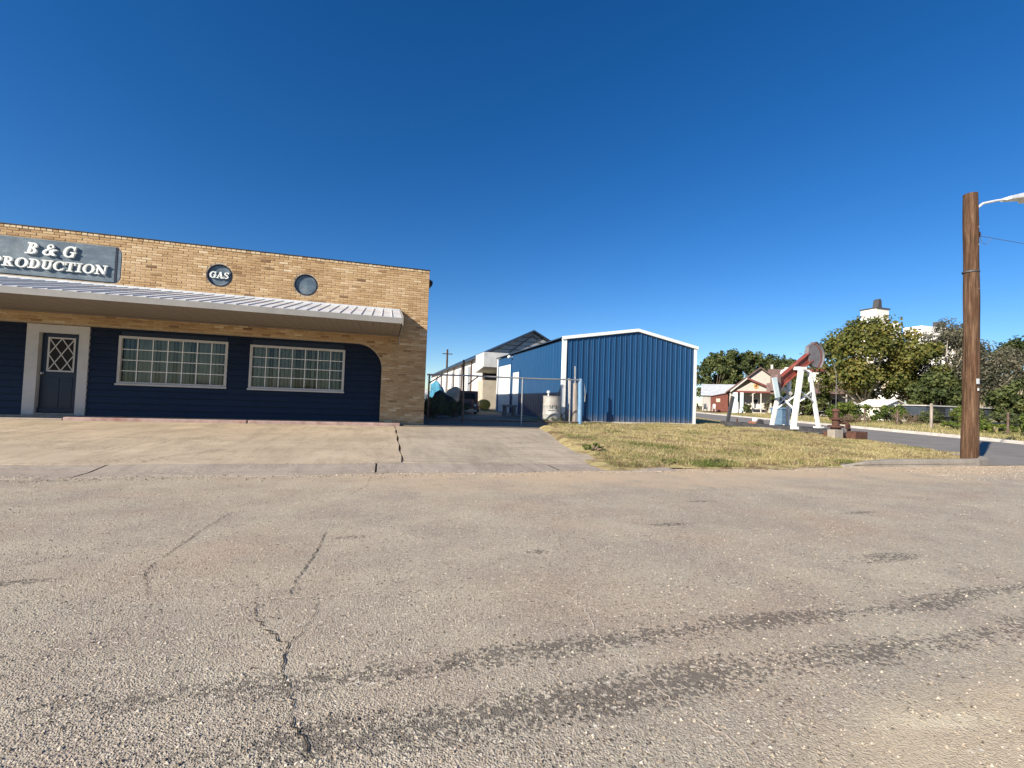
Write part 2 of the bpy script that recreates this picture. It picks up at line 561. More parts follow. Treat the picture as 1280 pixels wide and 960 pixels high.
MT['white_roof'] = plain("white_roof_metal", (0.58, 0.59, 0.60), 0.4, 0.0, 0.10, 2, spec=0.5, dirt=(0.46, 0.47, 0.47))
MT['white_trim'] = plain("white_trim_paint", (0.50, 0.48, 0.45), 0.5, 0, 0.08, 3, dirt=(0.40, 0.37, 0.33))
MT['muntin'] = plain("white_muntin_paint", (0.80, 0.79, 0.76), 0.5, 0, 0.05, 3)
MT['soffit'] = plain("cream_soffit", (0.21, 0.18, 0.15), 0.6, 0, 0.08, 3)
MT['fascia'] = plain("grey_fascia", (0.26, 0.25, 0.235), 0.5, 0, 0.1, 3)
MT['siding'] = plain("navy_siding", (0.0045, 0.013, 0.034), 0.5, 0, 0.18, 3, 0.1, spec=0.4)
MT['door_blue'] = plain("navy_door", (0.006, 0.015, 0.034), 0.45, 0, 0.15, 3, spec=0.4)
MT['glass'] = glass_material()
MT['blind'] = plain("pale_blind", (0.50, 0.52, 0.47), 0.7, 0, 0.15, 2)
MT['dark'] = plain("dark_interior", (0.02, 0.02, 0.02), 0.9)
MT['shed_blue'] = shed_material()
MT['shed_roof'] = plain("dark_roof_metal", (0.03, 0.045, 0.075), 0.4, 0.2)
MT['white_metal'] = plain("white_metal_trim", (0.80, 0.81, 0.80), 0.4, 0, 0.06, 3)
MT['galv'] = plain("galvanised_pipe", (0.42, 0.42, 0.42), 0.45, 0.6, 0.2, 14)
MT['rust_pipe'] = plain("rusty_pipe", (0.13, 0.085, 0.065), 0.8, 0.1, 0.4, 10, 0.4, dirt=(0.22, 0.19, 0.17))
MT['blue_post'] = plain("blue_painted_pipe", (0.16, 0.30, 0.47), 0.5, 0, 0.15, 8, dirt=(0.28, 0.36, 0.44))
MT['grey_wood'] = plain("weathered_grey_wood", (0.33, 0.28, 0.24), 0.9, 0, 0.4, 14, 0.8, stretch=(1, 1, 0.1))
MT['drum'] = plain("faded_drum_paint", (0.42, 0.42, 0.40), 0.55, 0.1, 0.2, 5, dirt=(0.26, 0.20, 0.16))
MT['black'] = plain("black_paint", (0.02, 0.02, 0.02), 0.6)
MT['rubber'] = plain("tyre_rubber", (0.025, 0.025, 0.025), 0.85)
MT['pole'] = wood_pole_material()
MT['lamp_metal'] = plain("lamp_metal", (0.72, 0.73, 0.73), 0.4, 0.3)
MT['lens'] = plain("lamp_lens", (0.75, 0.76, 0.74), 0.2, 0, 0.05, spec=0.6)
MT['ceramic'] = plain("brown_ceramic", (0.06, 0.025, 0.02), 0.25, spec=0.6)
MT['white_block'] = plain("white_plaster", (0.80, 0.78, 0.73), 0.8, 0, 0.06, 2, 0.2, dirt=(0.62, 0.59, 0.53))
MT['tan_block'] = plain("tan_block", (0.52, 0.46, 0.36), 0.85, 0, 0.15, 3, 0.3)
MT['grey_metal'] = plain("grey_sheet_metal", (0.34, 0.36, 0.38), 0.5, 0.2, 0.15, 2)
MT['pale_grey'] = plain("pale_grey_panel", (0.52, 0.52, 0.50), 0.7, 0, 0.15, 2)
MT['steel_white'] = plain("white_painted_steel", (0.80, 0.80, 0.78), 0.5, 0, 0.08, 6, dirt=(0.55, 0.47, 0.40))
MT['beam_red'] = plain("faded_red_paint", (0.22, 0.055, 0.04), 0.6, 0, 0.25, 5, dirt=(0.27, 0.11, 0.085))
MT['horse'] = plain("grey_horsehead_paint", (0.19, 0.18, 0.19), 0.5, 0.1, 0.2, 4, dirt=(0.15, 0.10, 0.095))
MT['rust'] = plain("rusty_iron", (0.095, 0.047, 0.034), 0.85, 0.1, 0.4, 8, 0.6, dirt=(0.15, 0.075, 0.05))
MT['dark_iron'] = plain("dark_iron", (0.085, 0.082, 0.085), 0.6, 0.3, 0.3, 6)
MT['rust_brown'] = plain("brown_painted_iron", (0.20, 0.135, 0.125), 0.7, 0.0, 0.25, 6)
MT['pale_blue'] = plain("pale_blue_paint", (0.50, 0.60, 0.64), 0.6, 0, 0.1, 4)
MT['bin_blue'] = plain("blue_plastic", (0.12, 0.20, 0.30), 0.5, 0, 0.15, 4)
MT['tan_siding'] = plain("tan_house_siding", (0.42, 0.385, 0.335), 0.7, 0, 0.08, 2)
MT['house_grey'] = plain("grey_house_wall", (0.36, 0.345, 0.32), 0.7, 0, 0.12, 2)
MT['house_white'] = plain("cream_house_wall", (0.78, 0.72, 0.64), 0.7, 0, 0.06, 2)
MT['shingle'] = plain("brown_shingle", (0.135, 0.088, 0.078), 0.9, 0, 0.25, 2.5, 0.4)
MT['red_trim'] = plain("dark_red_trim", (0.16, 0.04, 0.035), 0.6)
MT['red_wood'] = plain("red_brown_boards", (0.155, 0.055, 0.042), 0.85, 0, 0.25, 5, 0.3, stretch=(1, 1, 0.2))
MT['grey_board'] = plain("silvered_boards", (0.40, 0.385, 0.36), 0.9, 0, 0.3, 5, 0.4, stretch=(1, 1, 0.15))
MT['tin'] = plain("galvanised_roof", (0.62, 0.64, 0.66), 0.4, 0.3, 0.12, 1.5)
MT['gold'] = plain("gold_emblem", (0.55, 0.36, 0.12), 0.5)
MT['bark'] = plain("tree_bark", (0.16, 0.12, 0.085), 0.95, 0, 0.35, 6, 0.8, stretch=(1, 1, 0.2))
MT['pale_bark'] = plain("pale_bark", (0.42, 0.36, 0.28), 0.95, 0, 0.3, 6, 0.8, stretch=(1, 1, 0.2))
MT['leaf_olive'] = leaf_material("olive_leaves", (0.05, 0.066, 0.016), (0.12, 0.135, 0.032), (0.215, 0.185, 0.045))
MT['leaf_dark'] = leaf_material("dark_leaves", (0.036, 0.054, 0.018), (0.088, 0.112, 0.036), (0.145, 0.16, 0.055))
MT['leaf_grey'] = leaf_material("grey_leaves", (0.055, 0.06, 0.035), (0.11, 0.108, 0.07), (0.19, 0.17, 0.115))
MT['leaf_hedge'] = leaf_material("hedge_leaves", (0.05, 0.085, 0.014), (0.105, 0.15, 0.024), (0.18, 0.20, 0.045))
MT['twig'] = leaf_material("dry_twigs", (0.13, 0.095, 0.065), (0.21, 0.155, 0.105), (0.30, 0.23, 0.15))
MT['blade'] = leaf_material("grass_blades", (0.10, 0.14, 0.03), (0.42, 0.35, 0.155), (0.62, 0.53, 0.30), (0.19, 0.125, 0.07))
MT['weed'] = leaf_material("green_weeds", (0.06, 0.10, 0.02), (0.14, 0.19, 0.045), (0.30, 0.30, 0.10))
MT['dead_leaf'] = leaf_material("fallen_leaves", (0.11, 0.06, 0.03), (0.26, 0.155, 0.08), (0.42, 0.29, 0.16))
MT['pebble'] = leaf_material("loose_chips", (0.12, 0.10, 0.08), (0.48, 0.39, 0.29), (0.76, 0.68, 0.56))
MT['tarp_blue'] = plain("blue_tarp", (0.06, 0.25, 0.38), 0.6, 0, 0.3, 4)
MT['tarp_tan'] = plain("tan_canvas", (0.48, 0.36, 0.24), 0.85, 0, 0.25, 3, 0.4)
MT['tarp_dark'] = plain("dark_scrap", (0.028, 0.026, 0.024), 0.9, 0, 0.4, 3, 0.5)
MT['truck_red'] = plain("rusted_truck_paint", (0.24, 0.10, 0.065), 0.75, 0.1, 0.3, 4, 0.3, dirt=(0.33, 0.20, 0.13))
MT['yellow'] = plain("yellow_paint", (0.72, 0.44, 0.05), 0.5, 0, 0.15, 4)
MT['crack'] = plain("crack_dirt", (0.045, 0.036, 0.028), 0.95, 0, 0.5, 30)  # dark dirt colour of the crack lines
MT['crack_fill'] = plain("sand_filled_crack", (0.62, 0.52, 0.41), 0.95, 0, 0.3, 40)
MT['elevator'] = plain("white_elevator_concrete", (0.80, 0.77, 0.73), 0.8, 0, 0.05, 0.3)
MT['wire'] = plain("wire_metal", (0.16, 0.16, 0.16), 0.5, 0.4)
MT['car'] = plain("dark_car_paint", (0.03, 0.032, 0.028), 0.25, 0.2, 0.1, 3, spec=0.6)
MT['trailer'] = plain("slate_trailer_side", (0.055, 0.068, 0.085), 0.5, 0.1, 0.2, 3)
# ================================================================== ground
rng = random.Random(7)
def near_x(y):            # edge of the lot along the side street
    x = 14.6 + (y - 7.4) * 0.456
    if y < 9.0:
        x -= 1.9 * ((9.0 - y) / 2.5) ** 2.2
    return x
def far_x(y):
    return 23.8 + (y - 11.6) * 0.456
def sstep(t):
    t = max(0.0, min(1.0, t))
    return t * t * (3 - 2 * t)
def lot_z(x, y):
    h = 0.09 + 0.24 * sstep((y - 6.6) / 6.0)
    if x < 8.3:
        h *= 0.35 + 0.65 * sstep((y - 6.4) / 2.2)
    d = (near_x(y) - x) * 0.91
    k = 0.12 + 0.88 * sstep(d / 4.5) if y > 8 else 0.35 + 0.65 * sstep(d / 4.5)
    h *= k
    n = math.sin(x * 2.1 + y * 1.3) * 0.012 + math.sin(x * 0.9 - y * 2.3) * 0.014
    return h + n * min(1, max(0, (y - 6.4) / 1.0))
def apron_z(y):
    return 0.050 + (y - 6.9) * (0.212 / 4.95)
def apron_edge(y):
    return 3.6 + (y - 6.9) * 0.17

def sheet(name, rows, mat, parent=None):
    m = MB()
    nc = len(rows[0])
    vs = [p for r in rows for p in r]
    fs = [(i * nc + j, i * nc + j + 1, (i + 1) * nc + j + 1, (i + 1) * nc + j) for i in range(len(rows) - 1) for j in range(nc - 1)]
    m.add(vs, fs)
    return m.build(name, mat, parent, smooth=True)

struct(MB().add([(-3000, -3000, -0.05), (3000, -3000, -0.05), (3000, 3000, -0.05), (-3000, 3000, -0.05)], [(0, 1, 2, 3)]).build("ground", MT['far_ground']))
road = struct(sheet("road", [[(x, y, 0.0) for x in (-150, -60, -20, -8, 0, 8, 20, 60, 200)] for y in (-12, -6, -2, 2, 4, 6.35)], MT['road']), label="worn tan chipseal main road with cracks and dark tyre bands")
struct(MB().add([(near_x(6.33) + 0.1, 6.33, 0.008)] + [(near_x(y) - 0.05, y, 0.008 + 0.0 * y) for y in (6.8, 7.4, 8, 9, 12, 20, 40, 80, 200)] + [(far_x(y) + 0.1, y, 0.008) for y in (200, 80, 40, 20, 12, 9)] + [(far_x(6.33) + 1.5, 6.33, 0.008)],
       [tuple(range(17))]).build("side_street", MT['street']), label="grey asphalt side street running off behind the pump jack")

# the lot with dry grass
rows = []
ys = list(np.arange(6.3, 16.2, 0.3)) + [17, 19, 22, 26, 32, 40, 55, 75]
for y in ys:
    y = float(y)
    xl = apron_edge(y) - 0.25 if y < 12.3 else 5.0
    xr = near_x(y)
    row = []
    for k in range(61):
        x = xl + (xr - xl) * k / 60
        yy = y + (0.10 * math.sin(x * 1.7) + 0.06 * math.sin(x * 4.3 + 1) if y < 6.4 and x < 8.5 else 0)
        zz = lot_z(x, yy) if y > 6.35 else (0.006 if x < 8.5 else 0.05)
        if k == 0:
            zz = min(zz, apron_z(min(y, 12)) - 0.03)
        row.append((x, yy, zz))
    rows.append(row)
struct(sheet("lawn", rows, MT['lawn']), label="patchy dry lawn in front of the blue shed")
# yard behind the gate
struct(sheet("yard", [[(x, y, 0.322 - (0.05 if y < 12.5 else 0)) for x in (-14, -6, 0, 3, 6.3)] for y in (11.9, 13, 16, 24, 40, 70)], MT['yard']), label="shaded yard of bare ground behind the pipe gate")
# verge and lawns across the side street
def verge_z(d):
    return 0.12 + 0.22 * sstep(d / 9.0)
rows = []
for y in [6.4, 7, 8, 9, 10, 12, 14, 16, 18, 20, 23, 26, 30, 35, 40, 50, 60, 80, 110, 160]:
    rows.append([(far_x(y) + 0.12 + d, y, verge_z(d) + 0.02 * math.sin(d * 3 + y)) for d in (0, 0.6, 1.2, 2, 3, 4.5, 6, 9, 13, 20, 30, 50, 90, 160)])
struct(sheet("verge", rows, MT['verge']), label="dry grass verge across the side street")

# kerbs
def kerb(path, w, top, name, mat, label):
    m = MB()
    n = len(path)
    vs = []
    for i, (x, y) in enumerate(path):
        a = Vector(path[max(i - 1, 0)])
        b = Vector(path[min(i + 1, n - 1)])
        d = (b - a).normalized()
        nx, ny = -d.y, d.x
        t = top * min(1.0, min(i, n - 1 - i) * 0.5 + 0.25)
        vs += [(x, y, -0.04), (x + nx * 0.02, y + ny * 0.02, t), (x + nx * w, y + ny * w, t), (x + nx * w, y + ny * w, -0.04)]
    fs = []
    for i in range(n - 1):
        for k in range(3):
            fs.append((i * 4 + k, i * 4 + k + 1, i * 4 + k + 5, i * 4 + k + 4))
    fs += [(0, 1, 2, 3), (4 * n - 1, 4 * n - 2, 4 * n - 3, 4 * n - 4)]
    m.add(vs, fs)
    return struct(m.build(name, mat, bevel=0.015), label=label)
kerb([(8.3, 6.32), (8.8, 6.30), (9.6, 6.30), (11, 6.30), (12.0, 6.30), (12.5, 6.40), (12.95, 6.66), (13.3, 7.0), (13.7, 7.5), (14.1, 8.1)], 0.17, 0.135, "kerb", MT['kerb'], "low concrete kerb rounding the lawn corner by the utility pole")
kerb([(far_x(y), y) for y in (120, 80, 60, 48, 40, 30, 22, 17, 13, 10, 8.0)], 0.2, 0.145, "kerb", MT['pale_concrete'], "pale concrete kerb along the far side of the side street")

# gutter
gut = struct(sheet("gutter", [[(-40, 6.18, -0.02), (-8, 6.18, -0.02), (5.4, 6.18, -0.02)], [(-40, 6.95, -0.01), (-8, 6.95, -0.01), (5.0, 6.95, -0.01)]], MT['crack']), label="concrete gutter along the apron")
x = -20.0
k = 0
joints = [-20, -16.4, -13.1, -9.8, -6.55, -3.3, -0.05, 1.0 + 1.6, 4.6]
for a, b in zip(joints[:-1], joints[1:]):
    m = MB()
    n = 14
    vs, fs = [], []
    for i in range(n + 1):
        xx = a + 0.012 + (b - a - 0.024) * i / n
        j = 0.03 * math.sin(xx * 3.1) + 0.02 * math.sin(xx * 7.7)
        j2 = 0.05 * math.sin(xx * 2.3 + 1) + 0.02 * math.sin(xx * 9.1)
        z2 = 0.044 - max(0.0, min(1.0, (xx - 0.6) / 2.0)) * 0.032
        fade = 1.0
        vs += [(xx, 6.17 + j2, -0.02), (xx, 6.2 + j2, 0.003 + 0.002 * fade), (xx, 6.5, 0.004 + 0.006 * fade), (xx, 6.84, 0.006 + (z2 - 0.006) * fade), (xx, 7.0, 0.008 + (z2 - 0.006) * fade)]
    for i in range(n):
        for q in range(4):
            fs.append((i * 5 + q, i * 5 + q + 1, i * 5 + q + 6, i * 5 + q + 5))
    m.add(vs, fs)
    m.build("gutter_slab", MT['gutter'], gut)

# concrete apron, two pours with an open joint
def apron(name, xa, xb, mat, label, seed):
    m = MB()
    r = random.Random(seed)
    ysr = [6.9 + (11.86 - 6.9) * i / 24 for i in range(25)]
    nx = 30
    vs = []
    for y in ysr:
        for k in range(nx + 1):
            x = xa(y) + (xb(y) - xa(y)) * k / nx
            edge = (0.035 * math.sin(x * 2.6 + seed) + 0.02 * math.sin(x * 8.3)) if y < 6.95 else 0
            vs.append((x + (0.012 * math.sin(y * 5.1 + seed) if k in (0, nx) else 0), y + edge, (apron_z(y) - max(0.0, min(1.0, (x - 0.6) / 2.0)) * 0.032 * max(0, 1 - (y - 6.9) / 3.0)) + 0.004 * math.sin(x * 1.3 + y * 2)))
    fs = [(i * (nx + 1) + j, i * (nx + 1) + j + 1, (i + 1) * (nx + 1) + j + 1, (i + 1) * (nx + 1) + j) for i in range(24) for j in range(nx)]
    m.add(vs, fs)
    o = m.build(name, mat, fix=False)
    s = o.modifiers.new("thick", 'SOLIDIFY')
    s.thickness = 0.12
    s.offset = -1
    return struct(o, label=label)
APR = apron("concrete_apron", lambda y: -16.0, lambda y: 0.315, MT['apron'], "rough worn concrete apron in front of the brick building", 1)
apron("concrete_driveway", lambda y: 0.345, lambda y: apron_edge(y), MT['ribbed'], "broom ribbed concrete driveway leading up to the gate", 2)

# cracks in the road, sunk lines of dirt or of sand
def crack(pts, w, mat, seed, name="crack"):
    r = random.Random(seed)
    P = [Vector((a, b)) for a, b in pts]
    out = [P[0]]
    for a, b in zip(P[:-1], P[1:]):
        n = max(2, int((b - a).length / 0.018))
        d = (b - a).normalized()
        for i in range(1, n + 1):
            j = (r.random() - 0.5) * 0.022 if i < n else 0
            out.append(a + (b - a) * (i / n) + Vector((-d.y, d.x)) * j)
    m = MB()
    vs = []
    for i, p in enumerate(out):
        d = (out[min(i + 1, len(out) - 1)] - out[max(i - 1, 0)]).normalized()
        ww = w * (0.25 + 1.1 * r.random()) * min(1, 0.15 + 0.35 * min(i, len(out) - 1 - i))
        vs += [(p.x - d.y * ww, p.y + d.x * ww, 0.004), (p.x + d.y * ww, p.y - d.x * ww, 0.004)]
    fs = [(2 * i, 2 * i + 1, 2 * i + 3, 2 * i + 2) for i in range(len(out) - 1) if r.random() > 0.02]
    m.add(vs, fs)
    return m.build(name, mat, road)
DK = [[(-.37, 3.66), (-.38, 3.26), (-.40, 2.94), (-.42, 2.76), (-.42, 2.55)],
      [(-.56, 2.51), (-.53, 2.36), (-.47, 2.25), (-.39, 2.13), (-.33, 2.06), (-.32, 1.89), (-.28, 1.77), (-.25, 1.67), (-.23, 1.56), (-.18, 1.49), (-.15, 1.41), (-.12, 1.2)],
      [(-1.2, 4.38), (-1.24, 3.96), (-1.26, 3.45), (-1.26, 3.04), (-1.17, 2.86), (-1.09, 2.69)],
      [(-1.1, 1.8), (-1.02, 1.84), (-.92, 1.9)], [(-.33, 2.06), (-.28, 2.23), (-.26, 2.45)],
      [(-.1, 6.1), (-.14, 5.4), (-.3, 4.9)], [(-2.4, 3.2), (-2.0, 3.24), (-1.75, 3.4)]]
LT = [[(-.57, 2.54), (-.34, 2.52), (-.15, 2.52), (.05, 2.52), (.34, 2.44), (.7, 2.3)], [(.11, 3.64), (.28, 3.36), (.48, 3.15)],
      [(.32, 4.03), (.5, 3.75), (.73, 3.54)], [(5.61, 4.83), (5.37, 3.91), (5.28, 3.15), (5.5, 2.59)],
      [(3.32, 3.59), (3.19, 3.08), (2.7, 2.35), (2.63, 1.94), (2.79, 1.75)],
      [(.78, 2.59), (1.03, 2.12), (.97, 1.86), (1.01, 1.55), (1.04, 1.36), (1.1, 1.18), (1.09, 1.0)], [(1.67, 1.48), (1.73, 1.31), (1.73, 1.16)]]
for i, p in enumerate(DK):
    crack(p, 0.0027 if i < 3 else 0.0016, MT['crack'], i)
for i, p in enumerate(LT):
    crack(p, 0.0028 if i != 3 else 0.008, MT['crack_fill'], 40 + i, "sand_filled_crack")

MB().box(0.28, 0.38, 7.05, 11.8, -0.03, 0.04).build("joint_fill", MT['gutter'], APR)
# cracks across the apron
def apron_crack(pts, w, seed):
    o = crack(pts, w, MT['crack'], seed)
    o.parent = None
    me = o.data
    for v in me.vertices:
        v.co.z = apron_z(v.co.y) + 0.008
    o.parent = APR
for i, pts in enumerate(([(-6.9, 7.0), (-6.6, 7.7), (-6.75, 8.4), (-6.2, 9.6), (-6.0, 11.7)], [(-3.0, 6.95), (-2.9, 7.4), (-2.3, 8.1)], [(-5.2, 9.0), (-4.4, 9.3), (-3.4, 9.2), (-2.2, 9.9)], [(-1.4, 10.2), (-.9, 11.0), (-.3, 11.3)])):
    apron_crack(pts, 0.006, 70 + i)
# loose chips on the road
def chips(name, n, fn, smin, smax, mat, seed, label):
    r = random.Random(seed)
    m = MB()
    for _ in range(n):
        x, y, z = fn(r)
        s = smin + (smax - smin) * r.random() ** 2.5
        a = r.random() * 6.28
        vs = []
        for k in range(4):
            q = a + k * 1.57 + r.uniform(-.4, .4)
            vs.append((x + math.cos(q) * s * r.uniform(.7, 1.5), y + math.sin(q) * s * r.uniform(.6, 1.1), z - 0.001))
        vs.append((x + r.uniform(-.3, .3) * s, y + r.uniform(-.3, .3) * s, z + s * r.uniform(.4, .9)))
        m.add(vs, [(0, 1, 4), (1, 2, 4), (2, 3, 4), (3, 0, 4)], r.random())
    return struct(m.build(name, mat, fix=True), "stuff", label)
def near_road(r):
    d = 1.0 + 4.8 * r.random() ** 1.7
    u = r.uniform(-1.15, 1.2)
    fx, fy = math.sin(YAW), math.cos(YAW)
    return (fx * d + fy * u * d, max(0.2, min(6.0, fy * d - fx * u * d)), 0.002)
chips("loose_chips", 17000, near_road, 0.0016, 0.0075, MT['pebble'], 5, "loose stone chips scattered on the road")
chips("gravel", 6500, lambda r: (9.0 + 9 * r.random(), 4.9 + 1.35 * r.random() ** 0.8, 0.002), 0.004, 0.012, MT['pebble'], 6, "yellowish gravel along the edge of the road by the kerb")

chips("grit", 5200, lambda r: (-9.0 + 17.5 * r.random(), 6.02 + 0.30 * r.random() + 0.12 * r.gauss(0, 1), 0.006), 0.003, 0.013, MT['pebble'], 16, "grit and small stones swept along the gutter")

# ================================================================== brick building
WY = 12.16
BB = thing("brick_building", "tan brick storefront with blue siding, white canopy and raised letter signs", "building", (-5, WY, 0.33))
X0, X1 = -12.5, 1.07
ZT = 4.43
AR, AXR, AZT = 0.65, -0.065, 2.36
def arc_pts(cx, cz, r, a0, a1, n):
    return [(cx + r * math.cos(a0 + (a1 - a0) * i / n), cz + r * math.sin(a0 + (a1 - a0) * i / n)) for i in range(n + 1)]
outer = [(X0, 0.1), (X0 + 0.4, 0.1), (X0 + 0.4, AZT)] + arc_pts(AXR - AR, AZT - AR, AR, math.pi / 2, 0, 14) + [(AXR, 0.1), (X1, 0.1), (X1, ZT), (X0, ZT)]
CIRC = [(-3.875, 3.765, 0.265), (-1.975, 3.735, 0.265)]
PAN = (-8.9, -5.83, 3.35, 4.17)
pr = 0.16
pan_loop = [(PAN[0], PAN[2]), (PAN[1] - pr, PAN[2])] + arc_pts(PAN[1] - pr, PAN[2] + pr, pr, -math.pi / 2, 0, 5)[1:] + arc_pts(PAN[1] - pr, PAN[3] - pr, pr, 0, math.pi / 2, 5)[0:] + [(PAN[0], PAN[3])]
holes = [arc_pts(cx, cz, r, 0, 2 * math.pi, 36)[:-1] for cx, cz, r in CIRC] + [pan_loop]
def slab_with_holes(name, outer, holes, y0, y1, mat, parent):
    bm = bmesh.new()
    edges = []
    for loop in [outer] + holes:
        vs = [bm.verts.new((p[0], y0, p[1])) for p in loop]
        edges += [bm.edges.new((vs[i], vs[(i + 1) % len(vs)])) for i in range(len(vs))]
    bmesh.ops.triangle_fill(bm, use_beauty=True, use_dissolve=False, edges=edges)
    g = bmesh.ops.extrude_face_region(bm, geom=bm.faces[:])
    for v in [e for e in g['geom'] if isinstance(e, bmesh.types.BMVert)]:
        v.co.y = y1
    bmesh.ops.recalc_face_normals(bm, faces=bm.faces)
    off = root_loc(parent)
    bmesh.ops.translate(bm, verts=bm.verts, vec=-off)
    me = bpy.data.meshes.new(name)
    bm.to_mesh(me)
    bm.free()
    me.materials.append(mat)
    o = bpy.data.objects.new(name, me)
    COL.objects.link(o)
    o.parent = parent
    return o
wall = slab_with_holes("wall", outer, holes, WY + 0.008, WY + 0.22, MT['mortar'], BB)
wall["label"] = "tan brick front wall with rounded opening"

# bricks, laid row by row, cut at the openings
def excluded(z0, z1):
    out = []
    zs = [z0, (z0 + z1) / 2, z1]
    for cx, cz, r in CIRC:
        zz = min(zs, key=lambda q: abs(q - cz))
        d = abs(zz - cz)
        rr = r + 0.012
        if d < rr:
            h = math.sqrt(rr * rr - d * d)
            out.append((cx - h, cx + h))
    if z1 > PAN[2] - 0.01 and z0 < PAN[3] + 0.01:
        e = 0.0
        for zz in zs:
            dz = max(PAN[2] + pr - zz, zz - (PAN[3] - pr), 0)
            e = max(e, math.sqrt(max(0, pr * pr - dz * dz)) if dz < pr else 0)
        out.append((PAN[0], PAN[1] - pr + e + 0.012))
    if z0 < AZT:
        if z0 < AZT - AR:
            bx = AXR
        else:
            bx = AXR - AR + math.sqrt(max(0, AR * AR - (z0 - (AZT - AR)) ** 2))
        out.append((X0 + 0.4, bx + 0.008))
    return sorted(out)
def cut(a, b, ex):
    segs = [(a, b)]
    for e0, e1 in ex:
        ns = []
        for s0, s1 in segs:
            if e1 <= s0 or e0 >= s1:
                ns.append((s0, s1))
                continue
            if e0 > s0:
                ns.append((s0, e0))
            if e1 < s1:
                ns.append((e1, s1))
        segs = ns
    return [s for s in segs if s[1] - s[0] > 0.025]
CO, BH, BL, JT = 0.0585, 0.0505, 0.195, 0.009
brng = random.Random(11)
bricks = []
row = 0
z = 0.335
while z + BH < 4.372:
    ex = excluded(z, z + BH)
    x = X1 - 0.0005 + (BL + JT) * (0.0 if row % 2 == 0 else 0.5) - (BL + JT) * 0.5
    xa = X1
    first = True
    xr_ = X1
    L = BL if row % 2 == 0 else BL / 2
    while xr_ > X0:
        xl_ = max(X0, xr_ - L)
        for s0, s1 in cut(xl_, xr_, ex):
            bricks.append((s0, s1, z, z + BH, False))
        xr_ = xl_ - JT
        L = BL
    z += CO
    row += 1
zt = z
xr_ = X1                                    # row of headers under the coping
while xr_ > X0:
    bricks.append((xr_ - 0.095, xr_, zt, zt + 0.058, True))
    xr_ -= 0.105
def tone_of(x, z, head):
    t = brng.gauss(0.60, 0.145) + 0.08 * math.sin(x * 1.3 + z * 2.1) + 0.08 * math.sin(x * 4.1 - z * 3.3)
    if head:
        t = brng.gauss(0.92, 0.14)
    if brng.random() < 0.05:
        t -= 0.35
    return max(0.0, min(1.0, t))
def brick_geo(m, s0, s1, z0, z1, head, tone, o=(0, 0, 0)):
    b = 0.006
    y0 = WY + 0.0005 + brng.uniform(-0.004, 0.003) - (0.012 if head else 0)
    y1 = WY + 0.03
    x0, x1 = s0 - o[0], s1 - o[0]
    za, zb = z0 - o[2], z1 - o[2]
    vs = [(x0 + b, y0 - o[1], za + b), (x1 - b, y0 - o[1], za + b), (x1 - b, y0 - o[1], zb - b), (x0 + b, y0 - o[1], zb - b),
          (x0, y0 + b - o[1], za), (x1, y0 + b - o[1], za), (x1, y0 + b - o[1], zb), (x0, y0 + b - o[1], zb),
          (x0, y1 - o[1], za), (x1, y1 - o[1], za), (x1, y1 - o[1], zb), (x0, y1 - o[1], zb)]
    fs = [(0, 1, 2, 3), (4, 5, 1, 0), (5, 6, 2, 1), (6, 7, 3, 2), (7, 4, 0, 3), (8, 9, 5, 4), (9, 10, 6, 5), (10, 11, 7, 6), (11, 8, 4, 7)]
    m.add(vs, fs, tone)
fullb = [b for b in bricks if abs(b[1] - b[0] - BL) < 1e-4 and not b[4] and b[0] > -7.9]
fullb.sort(key=lambda b: b[0] * math.sin(YAW) - 0.05 * b[2])
single = set(fullb[:300])
variants = []
for i in range(24):
    m = MB()
    brick_geo(m, 0, BL, 0, BH, False, 0.0, (0, WY, 0))
    tn = (i + 0.5) / 24
    m.t = [tn] * len(m.f)
    variants.append(m.mesh("brick", MT['brick']))
rest = MB()
for b in bricks:
    tn = tone_of((b[0] + b[1]) / 2, b[2], b[4])
    if b in single:
        child("brick", variants[min(23, int(tn * 24))], wall, (b[0] - BB.location.x, 0, b[2] - BB.location.z))
    else:
        brick_geo(rest, *b, tn)
ro = rest.build("brick_field", MT['brick'], wall, fix=True)
ro["kind"] = "stuff"
# side wall, back, roof and coping
m = MB()
m.add([(X1 - 0.012, WY + 0.22, 0.1), (X1 - 0.012, 24.5, 0.1), (X1 - 0.012, 24.5, 4.12), (X1 - 0.012, WY + 0.22, 4.22),
       (X1 - 0.28, WY + 0.22, 0.1), (X1 - 0.28, 24.5, 0.1), (X1 - 0.28, 24.5, 4.12), (X1 - 0.28, WY + 0.22, 4.22)],
      [(0, 1, 2, 3), (7, 6, 5, 4), (0, 3, 7, 4), (1, 5, 6, 2), (3, 2, 6, 7), (0, 4, 5, 1)])
m.build("side_wall", MT['side_brick'], BB)
MB().box(X0, X1 - 0.3, 24.25, 24.5, 0.1, 4.0).build("back_wall", MT['side_brick'], BB)
MB().box(X0, X0 + 0.25, WY + 0.3, 24.2, 0.1, 4.1).build("side_wall", MT['side_brick'], BB)
MB().box(X0 + 0.26, X1 - 0.3, WY + 0.24, 24.24, 3.7, 3.8).build("flat_roof", MT['grey_metal'], BB)
MB().box(X0, X1 + 0.012, WY - 0.028, WY + 0.24, ZT + 0.003, ZT + 0.02).build("coping", MT['coping'], BB, bevel=0.004)
# wall lamp box on the side near the top corner
m = MB()
m.prism([(X1 - 0.005, 4.24), (X1 + 0.10, 4.18), (X1 + 0.10, 4.10), (X1 - 0.005, 3.98)], WY + 0.10, WY + 0.30, 'xz')
m.build("wall_lamp", MT['black'], BB)
